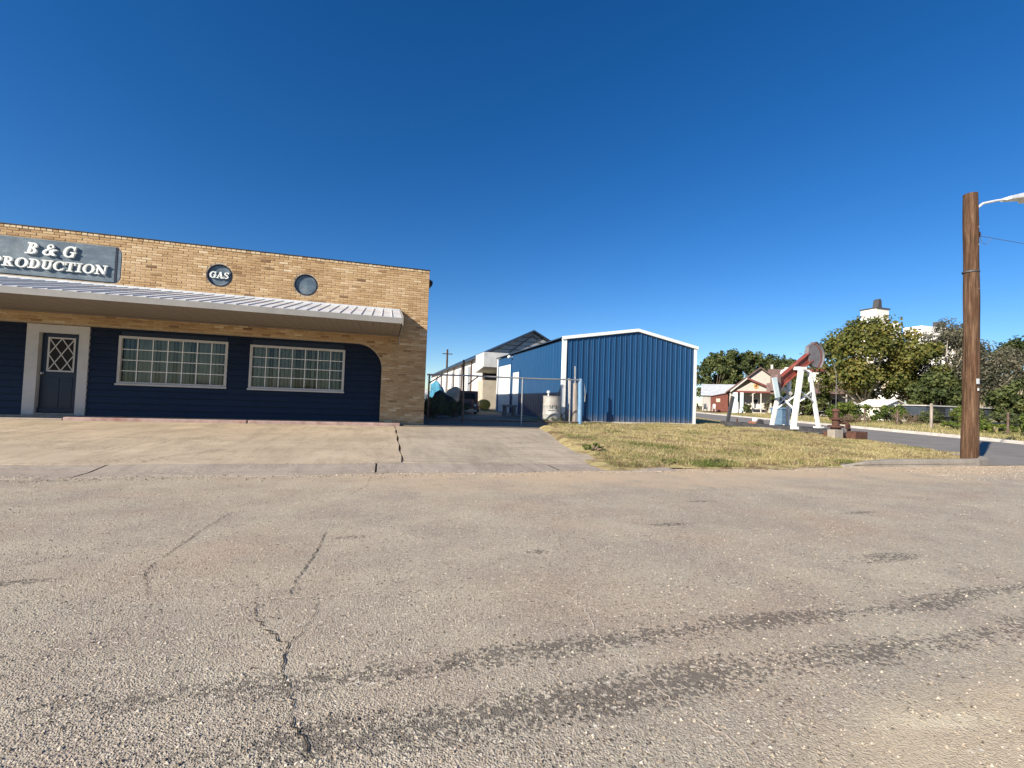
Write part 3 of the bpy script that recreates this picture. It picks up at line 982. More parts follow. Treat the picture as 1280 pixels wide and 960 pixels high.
# floor slab under the front, worn step strip
MB().box(X0 + 0.42, AXR - 0.002, WY + 0.02, WY + 0.5, 0.1, 0.345).build("threshold_slab", MT['gutter'], BB)
m = MB()
for a, b in ((-6.55, -3.06), (-3.03, 0.45)):
    m = MB().box(a, b, 11.87, WY - 0.012, 0.12, 0.335)
    tag(m.build("step", MT['step'], bevel=0.012), "long low reddish step below the window nearer the door" if a < -6 else "long low reddish step below the window beside the brick pier", "step", "low steps along the storefront")
tag(MB().box(-12, -6.58, 11.90, WY - 0.012, 0.12, 0.30).build("step", MT['gutter'], bevel=0.012), "dark grey concrete step in front of the door", "step")

# recessed blue siding, board by board
SY = WY + 0.235
DOOR = (-7.56, -6.43, 0.345, 2.35)
WINS = [(-5.88, -3.67, 1.09, 2.20), (-3.19, -0.99, 1.085, 2.175)]
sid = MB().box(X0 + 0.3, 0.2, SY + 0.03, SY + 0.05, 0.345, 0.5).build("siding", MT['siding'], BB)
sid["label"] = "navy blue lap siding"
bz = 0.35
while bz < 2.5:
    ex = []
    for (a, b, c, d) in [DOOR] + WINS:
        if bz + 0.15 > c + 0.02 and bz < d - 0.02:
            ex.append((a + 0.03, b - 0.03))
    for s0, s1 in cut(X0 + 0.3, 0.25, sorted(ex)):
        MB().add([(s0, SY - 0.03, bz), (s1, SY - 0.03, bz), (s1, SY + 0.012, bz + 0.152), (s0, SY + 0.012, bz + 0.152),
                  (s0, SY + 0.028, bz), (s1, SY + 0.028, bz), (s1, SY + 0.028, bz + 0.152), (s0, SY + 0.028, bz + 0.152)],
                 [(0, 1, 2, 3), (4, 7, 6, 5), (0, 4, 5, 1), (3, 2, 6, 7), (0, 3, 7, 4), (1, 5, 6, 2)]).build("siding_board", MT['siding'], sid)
    bz += 0.15
for (a, b, c, d) in WINS:
    k0 = 0.35 + 0.15 * math.floor((c + 0.02 - 0.35) / 0.15)
    k1 = 0.35 + 0.15 * math.ceil((d - 0.02 - 0.35) / 0.15)
    if c - k0 > 0.005:
        MB().box(a + 0.03, b - 0.03, SY - 0.004, SY + 0.027, k0, c + 0.02).build("siding_board", MT['siding'], sid)
    if k1 - d > 0.005:
        MB().box(a + 0.03, b - 0.03, SY - 0.002, SY + 0.027, d - 0.02, k1).build("siding_board", MT['siding'], sid)
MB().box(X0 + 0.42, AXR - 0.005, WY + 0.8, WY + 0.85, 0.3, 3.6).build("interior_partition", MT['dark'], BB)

# windows: frame, 7 x 4 panes, muntins, blinds
def window(x0, x1, z0, z1, label, seed):
    w = MB()
    fwid = 0.055
    yf, yb = SY - 0.035, SY + 0.05
    w.box(x0, x0 + fwid, yf, yb, z0, z1).box(x1 - fwid, x1, yf, yb, z0, z1)
    w.box(x0 + fwid, x1 - fwid, yf + 0.003, yb, z1 - fwid, z1).box(x0 + fwid, x1 - fwid, yf + 0.003, yb, z0, z0 + fwid)
    o = w.build("window", MT['white_trim'], BB)
    o["label"] = label
    MB().box(x0 - 0.02, x1 + 0.02, yf - 0.03, yf - 0.001, z0 - 0.03, z0 + 0.012).build("sill", MT['white_trim'], o, bevel=0.004)
    ix0, ix1, iz0, iz1 = x0 + fwid, x1 - fwid, z0 + fwid, z1 - fwid
    pw, ph = (ix1 - ix0) / 7, (iz1 - iz0) / 4
    for i in range(1, 7):
        MB().box(ix0 + i * pw - 0.008, ix0 + i * pw + 0.008, SY + 0.002, SY + 0.022, iz0, iz1).build("muntin", MT['muntin'], o)
    for j in range(1, 4):
        MB().box(ix0, ix1, SY + 0.005, SY + 0.019, iz0 + j * ph - 0.008, iz0 + j * ph + 0.008).build("muntin", MT['muntin'], o)
    base = tuple(root_loc(o))
    pm = MB().box(0, pw - 0.004, 0, 0.004, 0, ph - 0.004).mesh("pane", MT['glass'])
    r = random.Random(seed)
    for i in range(7):
        for j in range(4):
            child("pane", pm, o, (ix0 + i * pw + 0.002 - base[0], SY + 0.024 - base[1], iz0 + j * ph + 0.002 - base[2]), (RAD(r.uniform(-.4, .4)), 0, RAD(r.uniform(-.4, .4))))
    bx = ix0 + 0.04
    k = 0
    while bx < ix1 - 0.05:
        a = RAD(r.uniform(38, 58) if r.random() < 0.85 else 78)
        c, s_ = 0.043 * math.cos(a), 0.043 * math.sin(a)
        yy = SY + 0.16
        MB().add([(bx - c, yy - s_, iz0 - 0.01), (bx, yy + 0.006, iz0 - 0.01), (bx + c, yy + s_, iz0 - 0.01), (bx - c, yy - s_, iz1 + 0.01), (bx, yy + 0.006, iz1 + 0.01), (bx + c, yy + s_, iz1 + 0.01)],
                 [(0, 1, 4, 3), (1, 2, 5, 4)]).build("blind_slat", MT['blind'], o, fix=False)
        bx += 0.088
    MB().box(ix0, ix1, SY + 0.30, SY + 0.31, iz0 - 0.05, iz1 + 0.05).build("dark_room_sheet", MT['dark'], o)  # dark sheet painted in for the unlit room behind the slats
    return o
window(*WINS[0], "white framed gridded window next to the door", 3)
window(*WINS[1], "white framed gridded window next to the brick pier", 4)

# door
dx0, dx1, dz0, dz1 = DOOR
ix0, ix1, iz1 = -7.34, -6.62, 2.17
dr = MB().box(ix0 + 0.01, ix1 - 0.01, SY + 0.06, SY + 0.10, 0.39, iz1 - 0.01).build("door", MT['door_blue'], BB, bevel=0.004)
dr["label"] = "dark blue door with white diamond lattice window"
m = MB()
m.box(dx0, ix0, SY - 0.045, SY + 0.11, dz0, dz1).box(ix1, dx1, SY - 0.045, SY + 0.11, dz0, dz1).box(ix0, ix1, SY - 0.043, SY + 0.11, iz1, dz1)
m.build("door_frame", MT['white_trim'], dr)
MB().box(ix0, ix1, SY - 0.06, SY + 0.11, dz0, 0.388).build("door_sill", MT['gutter'], dr)
lx0, lx1, lz0, lz1 = -7.20, -6.74, 1.33, 2.06
yl = SY + 0.06
MB().box(lx0, lx1, yl - 0.006, yl - 0.002, lz0, lz1).build("door_glass", MT['dark'], dr)
m = MB()
m.box(lx0 - 0.02, lx0 + 0.012, yl - 0.02, yl - 0.0065, lz0, lz1).box(lx1 - 0.012, lx1 + 0.02, yl - 0.02, yl - 0.0065, lz0, lz1)
m.box(lx0 - 0.02, lx1 + 0.02, yl - 0.022, yl - 0.0068, lz1 - 0.012, lz1 + 0.02).box(lx0 - 0.02, lx1 + 0.02, yl - 0.022, yl - 0.0068, lz0 - 0.02, lz0 + 0.012)
m.build("lattice_frame", MT['white_trim'], dr)
def clipseg(x0, z0, x1, z1):
    t0, t1 = 0.0, 1.0
    for p, q in ((-(x1 - x0), x0 - lx0), (x1 - x0, lx1 - x0), (-(z1 - z0), z0 - lz0), (z1 - z0, lz1 - z0)):
        if p < 0:
            t0 = max(t0, q / p)
        elif p > 0:
            t1 = min(t1, q / p)
        elif q < 0:
            return None
    return None if t0 >= t1 else (x0 + t0 * (x1 - x0), z0 + t0 * (z1 - z0), x0 + t1 * (x1 - x0), z0 + t1 * (z1 - z0))
hw, hh = (lx1 - lx0), (lz1 - lz0)
ofs = 0
for sgn in (1, -1):
    for c in (-0.5, 0.0, 0.5):
        xa, xb = lx0, lx1
        za = lz0 + hh * (0.0 if sgn > 0 else 1.0) + c * hh * 1.0 + (0.0)
        zb = za + sgn * hh
        s = clipseg(xa, za, xb, zb)
        if s:
            ofs += 0.0004
            MB().beam((s[0], yl - 0.013 - ofs, s[1]), (s[2], yl - 0.013 - ofs, s[3]), 0.02, 0.008, up=(0, 1, 0)).build("lattice_bar", MT['white_trim'], dr)
MB().lathe((-7.29, yl, 1.27), [(0.028, -0.001), (0.028, -0.008), (0.011, -0.01), (0.011, -0.03), (0.027, -0.04), (0.027, -0.058), (0.015, -0.066)], 14, 'y').build("door_knob", MT['galv'], dr, smooth=True)
for a, b, c, d in ((-7.2, -6.98, 0.5, 1.18), (-6.95, -6.74, 0.5, 1.18)):
    MB().box(a, b, yl - 0.008, yl - 0.0005, c, d).build("door_panel", MT['door_blue'], dr, bevel=0.006)

# canopy
CX1, CYF = 0.33, 10.04
CZW, CZF = 3.27, 2.74
cp = MB().box(X0, CX1, WY - 0.03, WY - 0.006, CZW - 0.02, CZW + 0.05).build("canopy", MT['white_roof'], BB)
cp["label"] = "white standing seam metal canopy"
pw = 0.215
npan = int((CX1 - X0) / pw)
sl_ = (CZW - CZF) / (WY - 0.03 - CYF)
pm = MB()
L = WY - 0.035 - CYF
pm.add([(0.0, 0, 0), (pw - 0.002, 0, 0), (pw - 0.002, L, L * sl_), (0.0, L, L * sl_), (0.0, 0, -0.012), (pw - 0.002, 0, -0.012), (pw - 0.002, L, L * sl_ - 0.012), (0.0, L, L * sl_ - 0.012)],
       [(0, 1, 2, 3), (7, 6, 5, 4), (0, 4, 5, 1), (2, 6, 7, 3), (1, 5, 6, 2), (3, 7, 4, 0)])
pm.add([(-0.013, -0.002, 0.001), (0.013, -0.002, 0.001), (0.006, -0.002, 0.02), (-0.006, -0.002, 0.02), (-0.013, L, L * sl_ + 0.001), (0.013, L, L * sl_ + 0.001), (0.006, L, L * sl_ + 0.02), (-0.006, L, L * sl_ + 0.02)],
       [(0, 1, 2, 3), (7, 6, 5, 4), (1, 5, 6, 2), (2, 6, 7, 3), (3, 7, 4, 0)])
pmesh = pm.mesh("roof_panel", MT['white_roof'])
bl = BB.location
for i in range(npan):
    child("roof_panel", pmesh, cp, (CX1 - (i + 1) * pw - bl.x, CYF - bl.y, CZF - bl.z + 0.004 * math.sin(i * 2.1)))
MB().prism([(CYF - 0.015, CZF - 0.003), (CYF + 0.01, CZF - 0.003), (CYF + 0.01, CZF - 0.125), (CYF - 0.015, CZF - 0.125)], X0, CX1 + 0.01, 'yz').build("fascia", MT['fascia'], cp)
MB().prism([(CYF - 0.02, CZF - 0.16), (CYF - 0.02, CZF + 0.03), (WY - 0.006, CZW + 0.035), (WY - 0.006, 2.60), (WY - 0.10, 2.40), (WY - 0.16, 2.60)], CX1 + 0.012, CX1 + 0.03, 'yz').build("end_trim", MT['fascia'], cp)
sm = MB().box(0, 0.146, CYF + 0.012, WY - 0.02, 0, 0.01)
smesh = sm.mesh("soffit_board", MT['soffit'], (0, CYF, 0))
nb = int((CX1 - X0) / 0.15)
for i in range(nb):
    child("soffit_board", smesh, cp, (CX1 - (i + 1) * 0.15 - bl.x, CYF - bl.y, 2.615 - bl.z + 0.0015 * (i % 2)))
MB().prism([(WY - 0.10, 2.612), (WY - 0.006, 2.612), (WY - 0.006, 2.585), (WY - 0.10, 2.585)], X0, CX1, 'yz').build("soffit_batten", MT['soffit'], cp)

# ------------------------------------------------------------------ raised letters
def ring(cx, cy, ro, ri, a0, a1, n=18, ex=1.0, ty=1.0):
    """tapered bowl: ellipse ring sector, ri may be (ri_x, ri_y)"""
    rix, riy = ri
    out = []
    for i in range(n + 1):
        a = RAD(a0 + (a1 - a0) * i / n)
        out.append((cx + ro[0] * math.cos(a), cy + ro[1] * math.sin(a)))
    for i in range(n, -1, -1):
        a = RAD(a0 + (a1 - a0) * i / n)
        out.append((cx + rix * math.cos(a), cy + riy * math.sin(a)))
    return out
def rect(a, b, c, d):
    return [(a, c), (b, c), (b, d), (a, d)]
def stroke(p0, p1, w0, w1=None):
    w1 = w1 or w0
    d = Vector((p1[0] - p0[0], p1[1] - p0[1])).normalized()
    n = Vector((-d.y, d.x))
    return [(p0[0] + n.x * w0 / 2, p0[1] + n.y * w0 / 2), (p1[0] + n.x * w1 / 2, p1[1] + n.y * w1 / 2), (p1[0] - n.x * w1 / 2, p1[1] - n.y * w1 / 2), (p0[0] - n.x * w0 / 2, p0[1] - n.y * w0 / 2)]
SF = 0.11
G = {
 'B': (0.82, [rect(.14, .36, 0, 1), rect(0, .45, 0, SF), rect(0, .45, 1 - SF, 1), ring(.42, .755, (.31, .245), (.10, .145), -90, 90), ring(.44, .265, (.36, .265), (.13, .155), -90, 90), rect(.3, .45, .455, .55)]),
 'P': (0.78, [rect(.14, .36, 0, 1), rect(0, .5, 0, SF), rect(0, .45, 1 - SF, 1), ring(.42, .72, (.34, .28), (.12, .175), -90, 90), rect(.3, .45, .44, .54)]),
 'R': (0.92, [rect(.14, .36, 0, 1), rect(0, .5, 0, SF), rect(0, .45, 1 - SF, 1), ring(.42, .73, (.33, .27), (.12, .165), -90, 90), rect(.3, .45, .46, .56), stroke((.46, .5), (.74, .04), .22, .2), rect(.62, .92, 0, SF)]),
 'O': (0.98, [ring(.49, .5, (.49, .52), (.25, .41), 0, 360, 32)]),
 'D': (0.92, [rect(.14, .36, 0, 1), rect(0, .45, 0, SF), rect(0, .45, 1 - SF, 1), ring(.40, .5, (.50, .5), (.27, .39), -90, 90, 22)]),
 'U': (0.92, [rect(.12, .34, .33, 1), rect(.62, .80, .33, 1), rect(0, .46, 1 - SF, 1), rect(.5, .92, 1 - SF, 1), ring(.46, .36, (.34, .38), (.14, .25), 180, 360)]),
 'C': (0.88, [ring(.48, .5, (.48, .52), (.25, .40), 42, 318, 28), rect(.74, .85, .60, 1.0), rect(.78, .86, .1, .3)]),
 'T': (0.84, [rect(.31, .53, 0, 1), rect(.18, .66, 0, SF), rect(0, .84, 1 - SF, 1), rect(0, .10, .66, .97), rect(.74, .84, .66, .97)]),
 'I': (0.5, [rect(.14, .36, 0, 1), rect(0, .5, 0, SF), rect(0, .5, 1 - SF, 1)]),
 'N': (0.98, [rect(.12, .25, 0, 1), rect(.74, .87, 0, 1), rect(0, .38, 0, SF), rect(.61, .98, 1 - SF, 1), rect(0, .2, 1 - SF, 1), stroke((.17, .93), (.80, .08), .25)]),
 'G': (0.94, [ring(.48, .5, (.48, .52), (.25, .40), 42, 330, 28), rect(.74, .85, .60, 1.0), rect(.68, .88, 0.02, .45), rect(.54, .98, .40, .50)]),
 'A': (0.94, [stroke((.14, .03), (.47, 1.0), .12), stroke((.80, .03), (.46, 1.0), .24), rect(0, .32, 0, SF), rect(.58, .98, 0, SF), rect(.25, .7, .27, .37)]),
 'S': (0.74, [ring(.36, .74, (.34, .27), (.13, .16), 20, 265, 20), ring(.37, .27, (.36, .28), (.13, .16), -160, 85, 20), stroke((.2, .6), (.56, .42), .24), rect(.60, .69, .68, 1.0), rect(.02, .11, .0, .34)]),
 '&': (1.05, [ring(.45, .77, (.25, .25), (.11, .15), 0, 360, 22), ring(.36, .27, (.36, .29), (.16, .17), 60, 330, 22), stroke((.33, .68), (.82, .07), .2), stroke((.52, .17), (.82, .52), .11), rect(.66, 1.0, .48, .57), stroke((.75, .10), (.98, .06), .14), stroke((.25, .45), (.6, .68), .11)]),
}
def letters(text, x0, x1, zb, h, yfront, parent, shear=0.16, depth=0.03, gap=0.07, space=0.35, mat=None):
    total = sum(space if c == ' ' else G[c][0] + gap for c in text) - gap
    k = (x1 - x0) / total
    x = x0
    for c in text:
        if c == ' ':
            x += space * k
            continue
        w, polys = G[c]
        m = MB()
        for i, poly in enumerate(polys):
            pts = [(x + p[0] * k + (p[1] * h) * shear, zb + p[1] * h) for p in poly]
            m.prism(pts, yfront - i * 0.0022, yfront + depth, 'xz')
        # ring sectors are concave: triangulate
        o = m.build("letter", mat or MT['letter'], parent)
        bm = bmesh.new()
        bm.from_mesh(o.data)
        bmesh.ops.triangulate(bm, faces=[f for f in bm.faces if len(f.verts) > 4])
        bm.to_mesh(o.data)
        bm.free()
        x += (w + gap) * k

# recessed sign panel and its board
board_y = WY + 0.06
sg = MB().prism([(p[0] - 0.012 if p[0] > -8 else p[0], min(max(p[1], PAN[2] + .012), PAN[3] - .012)) for p in pan_loop], WY + 0.004, WY + 0.18, 'xz').build("sign_recess", MT['sign'], BB)
sb = MB().box(PAN[0] + 0.10, -5.945, WY - 0.008, WY + 0.003, PAN[2] + 0.02, PAN[3] + 0.005).build("sign_board", MT['sign'], BB, bevel=0.004)
sb["label"] = "faded slate blue sign board with raised white letters B & G PRODUCTION"
MB().box(-5.944, -5.912, WY - 0.004, WY + 0.003, PAN[2] + 0.02, PAN[3] + 0.004).build("sign_shade_line", MT['sign_shade_line'], sb)  # flat dark line painted in for the shaded gap beside the board
LYF = WY - 0.008 - 0.045
letters("B & G", -7.55, -6.68, 3.83, 0.245, LYF, sb, 0.22, 0.046, 0.08, 0.32)
letters("PRODUCTION", -8.11, -6.08, 3.52, 0.205, LYF, sb, 0.12, 0.046, 0.04)
for i, (cx, cz, r) in enumerate(CIRC):
    d = MB().lathe((cx, WY, cz), [(r - 0.002, 0.10), (r - 0.002, 0.04), (r - 0.03, 0.035)], 36, 'y').build("round_sign", MT['sign'], BB)
    d["label"] = "round slate blue sign with raised white letters GAS" if i == 0 else "blank round slate blue sign"
    ringm = MB()
    vs, fs = [], []
    n = 36
    for k in range(n):
        a = 2 * math.pi * k / n
        for rr, yy in ((r + 0.004, 0.004), (r - 0.012, -0.012), (r - 0.02, 0.004), (r - 0.02, 0.036)):
            vs.append((cx + rr * math.cos(a), WY + yy, cz + rr * math.sin(a)))
    for k in range(n):
        k2 = (k + 1) % n
        for q in range(3):
            fs.append((k * 4 + q, k * 4 + q + 1, k2 * 4 + q + 1, k2 * 4 + q))
    ringm.add(vs, fs)
    ringm.build("rim", MT['sign_shade_line'], d)  # coloured dark all round to paint in the shadow of the recess
    if i == 0:
        letters("GAS", cx - 0.215, cx + 0.19, cz - 0.07, 0.15, WY - 0.008, d, 0.12, 0.046, 0.08)
# ================================================================== blue shed
SX0, SX1, SYF, SYB = 6.04, 11.55, 14.62, 24.1
SZ0, SZE, SZP = 0.36, 3.27, 3.76
SXM = 8.98
SH = thing("blue_shed", "royal blue ribbed metal shed with white corner trim", "shed", ((SX0 + SX1) / 2, SYF, 0.3))
MB().box(SX0 - 0.04, SX1 + 0.04, SYF - 0.05, SYB, 0.0, SZ0).build("foundation", MT['pale_concrete'], SH)
def roof_at(x):
    if x < SXM:
        return SZE + (SZP - SZE) * (x - SX0) / (SXM - SX0)
    return SZE + (SZP - SZE) * (SX1 - x) / (SX1 - SXM)
fr = MB().prism([(SX0 + 0.02, SZ0), (SX1 - 0.02, SZ0), (SX1 - 0.02, SZE - 0.03), (SXM, SZP - 0.03), (SX0 + 0.02, SZE - 0.03)], SYF + 0.03, SYF + 0.08, 'xz').build("front_wall", MT['shed_blue'], SH)
nrib = 25
pw = (SX1 - SX0 - 0.12) / nrib
for i in range(nrib):
    a = SX0 + 0.06 + i * pw
    b = a + pw
    r = 0.028
    w = 0.036
    m = MB()
    prof = [(a, 0.0), (a + w * .4, -r), (a + w, -r), (a + w * 1.4, 0.0), (a + pw * .40, 0.0), (a + pw * .42, -0.004), (a + pw * .46, -0.004), (a + pw * .48, 0.0), (a + pw * .70, 0.0), (a + pw * .72, -0.004), (a + pw * .76, -0.004), (a + pw * .78, 0.0), (b - 0.0005, 0.0)]
    vs = []
    for x, d in prof:
        vs += [(x, SYF + 0.028 + d, SZ0 - 0.02), (x, SYF + 0.028 + d, roof_at(x) - 0.035)]
    m.add(vs, [(2 * k, 2 * k + 2, 2 * k + 3, 2 * k + 1) for k in range(len(prof) - 1)], rng.uniform(0.2, 0.8) if i % 3 == 0 else m_tone)
    m_tone = m.t[0]
    for zz in (0.55, 1.5, 2.5):
        m.box(a + pw * .22 - .007, a + pw * .22 + .007, SYF + 0.021, SYF + 0.0275, zz, zz + .014, 1.0)
    m.build("wall_panel", MT['shed_blue'], fr, fix=False)
# left side
sd = MB().box(SX0 + 0.03, SX0 + 0.08, SYF + 0.08, SYB - 0.02, SZ0, SZE - 0.03).build("side_wall", MT['shed_blue'], SH)
DRS = [(19.95, 20.95, 2.40), (21.4, 23.75, 2.85)]
n = 30
pl = (SYB - 0.12 - (SYF + 0.1)) / n
for i in range(n):
    a = SYF + 0.1 + i * pl
    m = MB()
    prof = [(a, 0.0), (a + .008, -.014), (a + .02, -.014), (a + .028, 0), (a + pl - .0005, 0)]
    zlo = SZ0 - 0.02
    for y0, y1, zt_ in DRS:
        if a + pl * .5 > y0 - 0.02 and a + pl * .5 < y1 + 0.02:
            zlo = zt_
    vs = []
    for y, d in prof:
        vs += [(SX0 + 0.028 + d, y, zlo), (SX0 + 0.028 + d, y, SZE - 0.04)]
    m.add(vs, [(2 * k, 2 * k + 2, 2 * k + 3, 2 * k + 1) for k in range(len(prof) - 1)])
    m.build("wall_panel", MT['shed_blue'], sd, fix=False)
MB().box(SX1 - 0.07, SX1 - 0.02, SYF + 0.08, SYB - 0.02, SZ0, SZE - 0.03).build("side_wall", MT['shed_blue'], SH)
MB().prism([(SX0 + 0.03, SZ0), (SX1 - 0.03, SZ0), (SX1 - 0.03, SZE - 0.03), (SXM, SZP - 0.03), (SX0 + 0.03, SZE - 0.03)], SYB - 0.06, SYB - 0.02, 'xz').build("back_wall", MT['shed_blue'], SH)
for y0, y1, zt_ in DRS:
    d = MB().box(SX0 + 0.004, SX0 + 0.026, y0, y1, SZ0 + 0.02, zt_ - 0.06).build("door", MT['white_metal'], SH)
    d["label"] = "narrow white walk door in the shed side" if y1 - y0 < 1.5 else "wide white door in the shed side"
    m = MB().box(SX0 - 0.004, SX0 + 0.03, y0 - 0.06, y0, SZ0, zt_).box(SX0 - 0.004, SX0 + 0.03, y1, y1 + 0.06, SZ0, zt_).box(SX0 - 0.003, SX0 + 0.03, y0, y1, zt_ - 0.06, zt_ + 0.01)
    m.build("door_frame", MT['shed_blue'], d)
    MB().lathe((SX0 + 0.004, y0 + 0.1, 1.3), [(0.03, 0.0), (0.012, -0.01), (0.012, -0.04), (0.028, -0.05), (0.02, -0.07)], 10, 'x').build("door_knob", MT['galv'], d)
# trims
MB().box(SX0 - 0.02, SX0 + 0.115, SYF - 0.012, SYF + 0.009, SZ0 - 0.02, SZE - 0.02).box(SX0 - 0.02, SX0 + 0.022, SYF + 0.010, SYF + 0.12, SZ0 - 0.02, SZE - 0.05).build("corner_trim", MT['white_metal'], SH)
MB().box(SX1 - 0.10, SX1 + 0.02, SYF - 0.012, SYF + 0.009, SZ0 - 0.02, SZE - 0.02).box(SX1 - 0.022, SX1 + 0.02, SYF + 0.010, SYF + 0.12, SZ0 - 0.02, SZE - 0.05).build("corner_trim", MT['white_metal'], SH)
MB().box(SX0 - 0.02, SX0 + 0.022, SYB - 0.12, SYB, SZ0 - 0.02, SZE - 0.05).build("corner_trim", MT['white_metal'], SH)
rt_ = 0.115
MB().prism([(SX0 - 0.07, SZE - 0.06), (SX0 - 0.07, SZE + rt_ - 0.06), (SXM, SZP + rt_ - 0.05), (SXM, SZP - 0.05)], SYF - 0.05, SYF + 0.03, 'xz').build("rake_trim", MT['white_metal'], SH, bevel=0.006)
MB().prism([(SX1 + 0.07, SZE - 0.06), (SX1 + 0.07, SZE + rt_ - 0.06), (SXM + 0.001, SZP + rt_ - 0.05), (SXM + 0.001, SZP - 0.05)], SYF - 0.05, SYF + 0.03, 'xz').build("rake_trim", MT['white_metal'], SH, bevel=0.006)
m = MB()
m.add([(SX0 - 0.09, SYF - 0.03, SZE + 0.03), (SXM, SYF - 0.03, SZP + 0.045), (SX1 + 0.09, SYF - 0.03, SZE + 0.03), (SX0 - 0.09, SYB + 0.05, SZE + 0.03), (SXM, SYB + 0.05, SZP + 0.045), (SX1 + 0.09, SYB + 0.05, SZE + 0.03),
       (SX0 - 0.09, SYF - 0.03, SZE - 0.01), (SXM, SYF - 0.03, SZP + 0.005), (SX1 + 0.09, SYF - 0.03, SZE - 0.01), (SX0 - 0.09, SYB + 0.05, SZE - 0.01), (SXM, SYB + 0.05, SZP + 0.005), (SX1 + 0.09, SYB + 0.05, SZE - 0.01)],
      [(0, 1, 4, 3), (1, 2, 5, 4), (9, 10, 7, 6), (10, 11, 8, 7), (0, 6, 7, 1), (1, 7, 8, 2), (0, 3, 9, 6), (2, 8, 11, 5), (3, 4, 10, 9), (4, 5, 11, 10)])
m.build("roof", MT['shed_roof'], SH)
m = MB().tube([(SX0 + 0.02, 21.2, 3.12), (SX0 - 0.10, 21.2, 3.16)], 0.02, 8)
m.lathe((SX0 - 0.15, 21.2, 3.10), [(0.02, 0.11), (0.09, 0.06), (0.10, 0.0), (0.06, -0.04)], 12)
m.build("wall_lamp", MT['white_metal'], SH, smooth=True)

# ================================================================== gate and posts
GA, GB = Vector((1.16, 12.62, 0)), Vector((5.93, 12.93, 0))
gd = (GB - GA)
def gp(t, z):
    p = GA + gd * t
    return (p.x, p.y, z)
gt = thing("pipe_gate", "long galvanised pipe gate with wire mesh closing the yard", "gate", tuple(GA))
MB().tube([gp(0.0, 1.655), gp(0.25, 1.685), gp(0.6, 1.69), gp(0.995, 1.73)], 0.024, 10).build("top_rail", MT['galv'], gt, smooth=True)
MB().tube([gp(0.005, 0.40), gp(0.995, 0.40)], 0.022, 8).build("bottom_rail", MT['rust_pipe'], gt, smooth=True)
for t, ztop in ((0.012, 1.66), (0.595, 1.72), (0.93, 1.70)):
    MB().tube([gp(t, 0.31), gp(t, ztop)], 0.023, 8).build("upright", MT['galv' if t > .5 else 'rust_pipe'], gt, smooth=True)
MB().tube([gp(0.012, 1.42), gp(0.085, 1.655)], 0.018, 8).build("brace", MT['rust_pipe'], gt)
MB().tube([gp(0.246, 1.44), gp(0.31, 1.685)], 0.018, 8).build("brace", MT['rust_pipe'], gt)
m = MB()
pitch, zl, zh = 0.075, 0.42, 1.66
Lg = gd.length
nw = int(Lg / pitch)
wr = 0.0016
for i in range(-17, nw + 17):
    for sgn in (1, -1):
        u0_, u1_ = i * pitch, i * pitch + sgn * (zh - zl)
        ta, tb = 0.0, 1.0
        lo, hi = min(u0_, u1_), max(u0_, u1_)
        if hi <= 0 or lo >= Lg:
            continue
        f0 = max(0.0, (0 - u0_) / (u1_ - u0_) if sgn > 0 else (Lg - u0_) / (u1_ - u0_) if u0_ > Lg else 0)
        f1 = min(1.0, (Lg - u0_) / (u1_ - u0_) if sgn > 0 else (0 - u0_) / (u1_ - u0_))
        if f1 <= f0:
            continue
        P = []
        for f in (f0, f1):
            u = (u0_ + (u1_ - u0_) * f) / Lg
            q = gp(u, zl + (zh - zl) * f)
            P.append((q[0], q[1] + 0.003 * sgn, q[2]))
        m.tube(P, wr, 3, cap=False)
cl = m.build("wire_mesh", MT['wire'], gt, fix=False)
cl["kind"] = "stuff"
tag(MB().tube([(2.27, 13.02, 0.25), (2.26, 13.02, 1.2), (2.24, 13.02, 2.16)], [0.034, 0.032, 0.03], 10).build("gate_post", MT['rust_pipe'], smooth=True), "tall rusty pipe post standing inside the gate", "post")
m = MB().tube([(5.98, 12.97, 0.1), (5.97, 12.97, 1.0), (5.955, 12.97, 1.73)], 0.075, 16)
m.lathe((5.955, 12.97, 1.73), [(0.075, 0.0), (0.06, 0.025), (0.025, 0.045)], 16)
o = m.build("gate_post", MT['blue_post'], smooth=True)
tag(o, "stout light blue painted pipe post at the end of the gate", "post")
m = MB().tube([(6.10, 12.965, 1.62), (6.13, 12.96, 1.30), (6.12, 12.955, 1.05)], 0.008, 5).tube([(6.02, 12.97, 1.62), (6.10, 12.965, 1.62)], 0.012, 6)
m.build("gate_chain", MT['galv'], o)
o = thing("wooden_post", "weathered grey wooden post with a thin pipe on top", "post", (6.15, 13.75, 0.2))
MB().tube([(6.16, 13.75, 0.15), (6.155, 13.75, 0.7), (6.13, 13.75, 1.66)], [0.088, 0.082, 0.07], 9).build("timber", MT['grey_wood'], o)
MB().tube([(6.13, 13.75, 1.6), (6.11, 13.75, 2.22)], 0.028, 8).build("pipe", MT['galv'], o)
tag(MB().tube([(6.20, 14.28, 0.3), (6.11, 14.22, 1.83)], 0.033, 10).build("pipe_post", MT['white_trim'], smooth=True), "slim white pipe leaning against the shed corner", "post")
tag(MB().beam((6.5, 13.86, 0.30), (5.9, 13.55, 0.36), 0.14, 0.05).build("board", MT['grey_wood']), "short broken board lying at the foot of the wooden post", "board")
tag(MB().box(6.75, 7.9, 14.28, 14.36, 0.27, 0.36).build("timber", MT['grey_wood']), "weathered timber lying along the foot of the shed front", "timber")

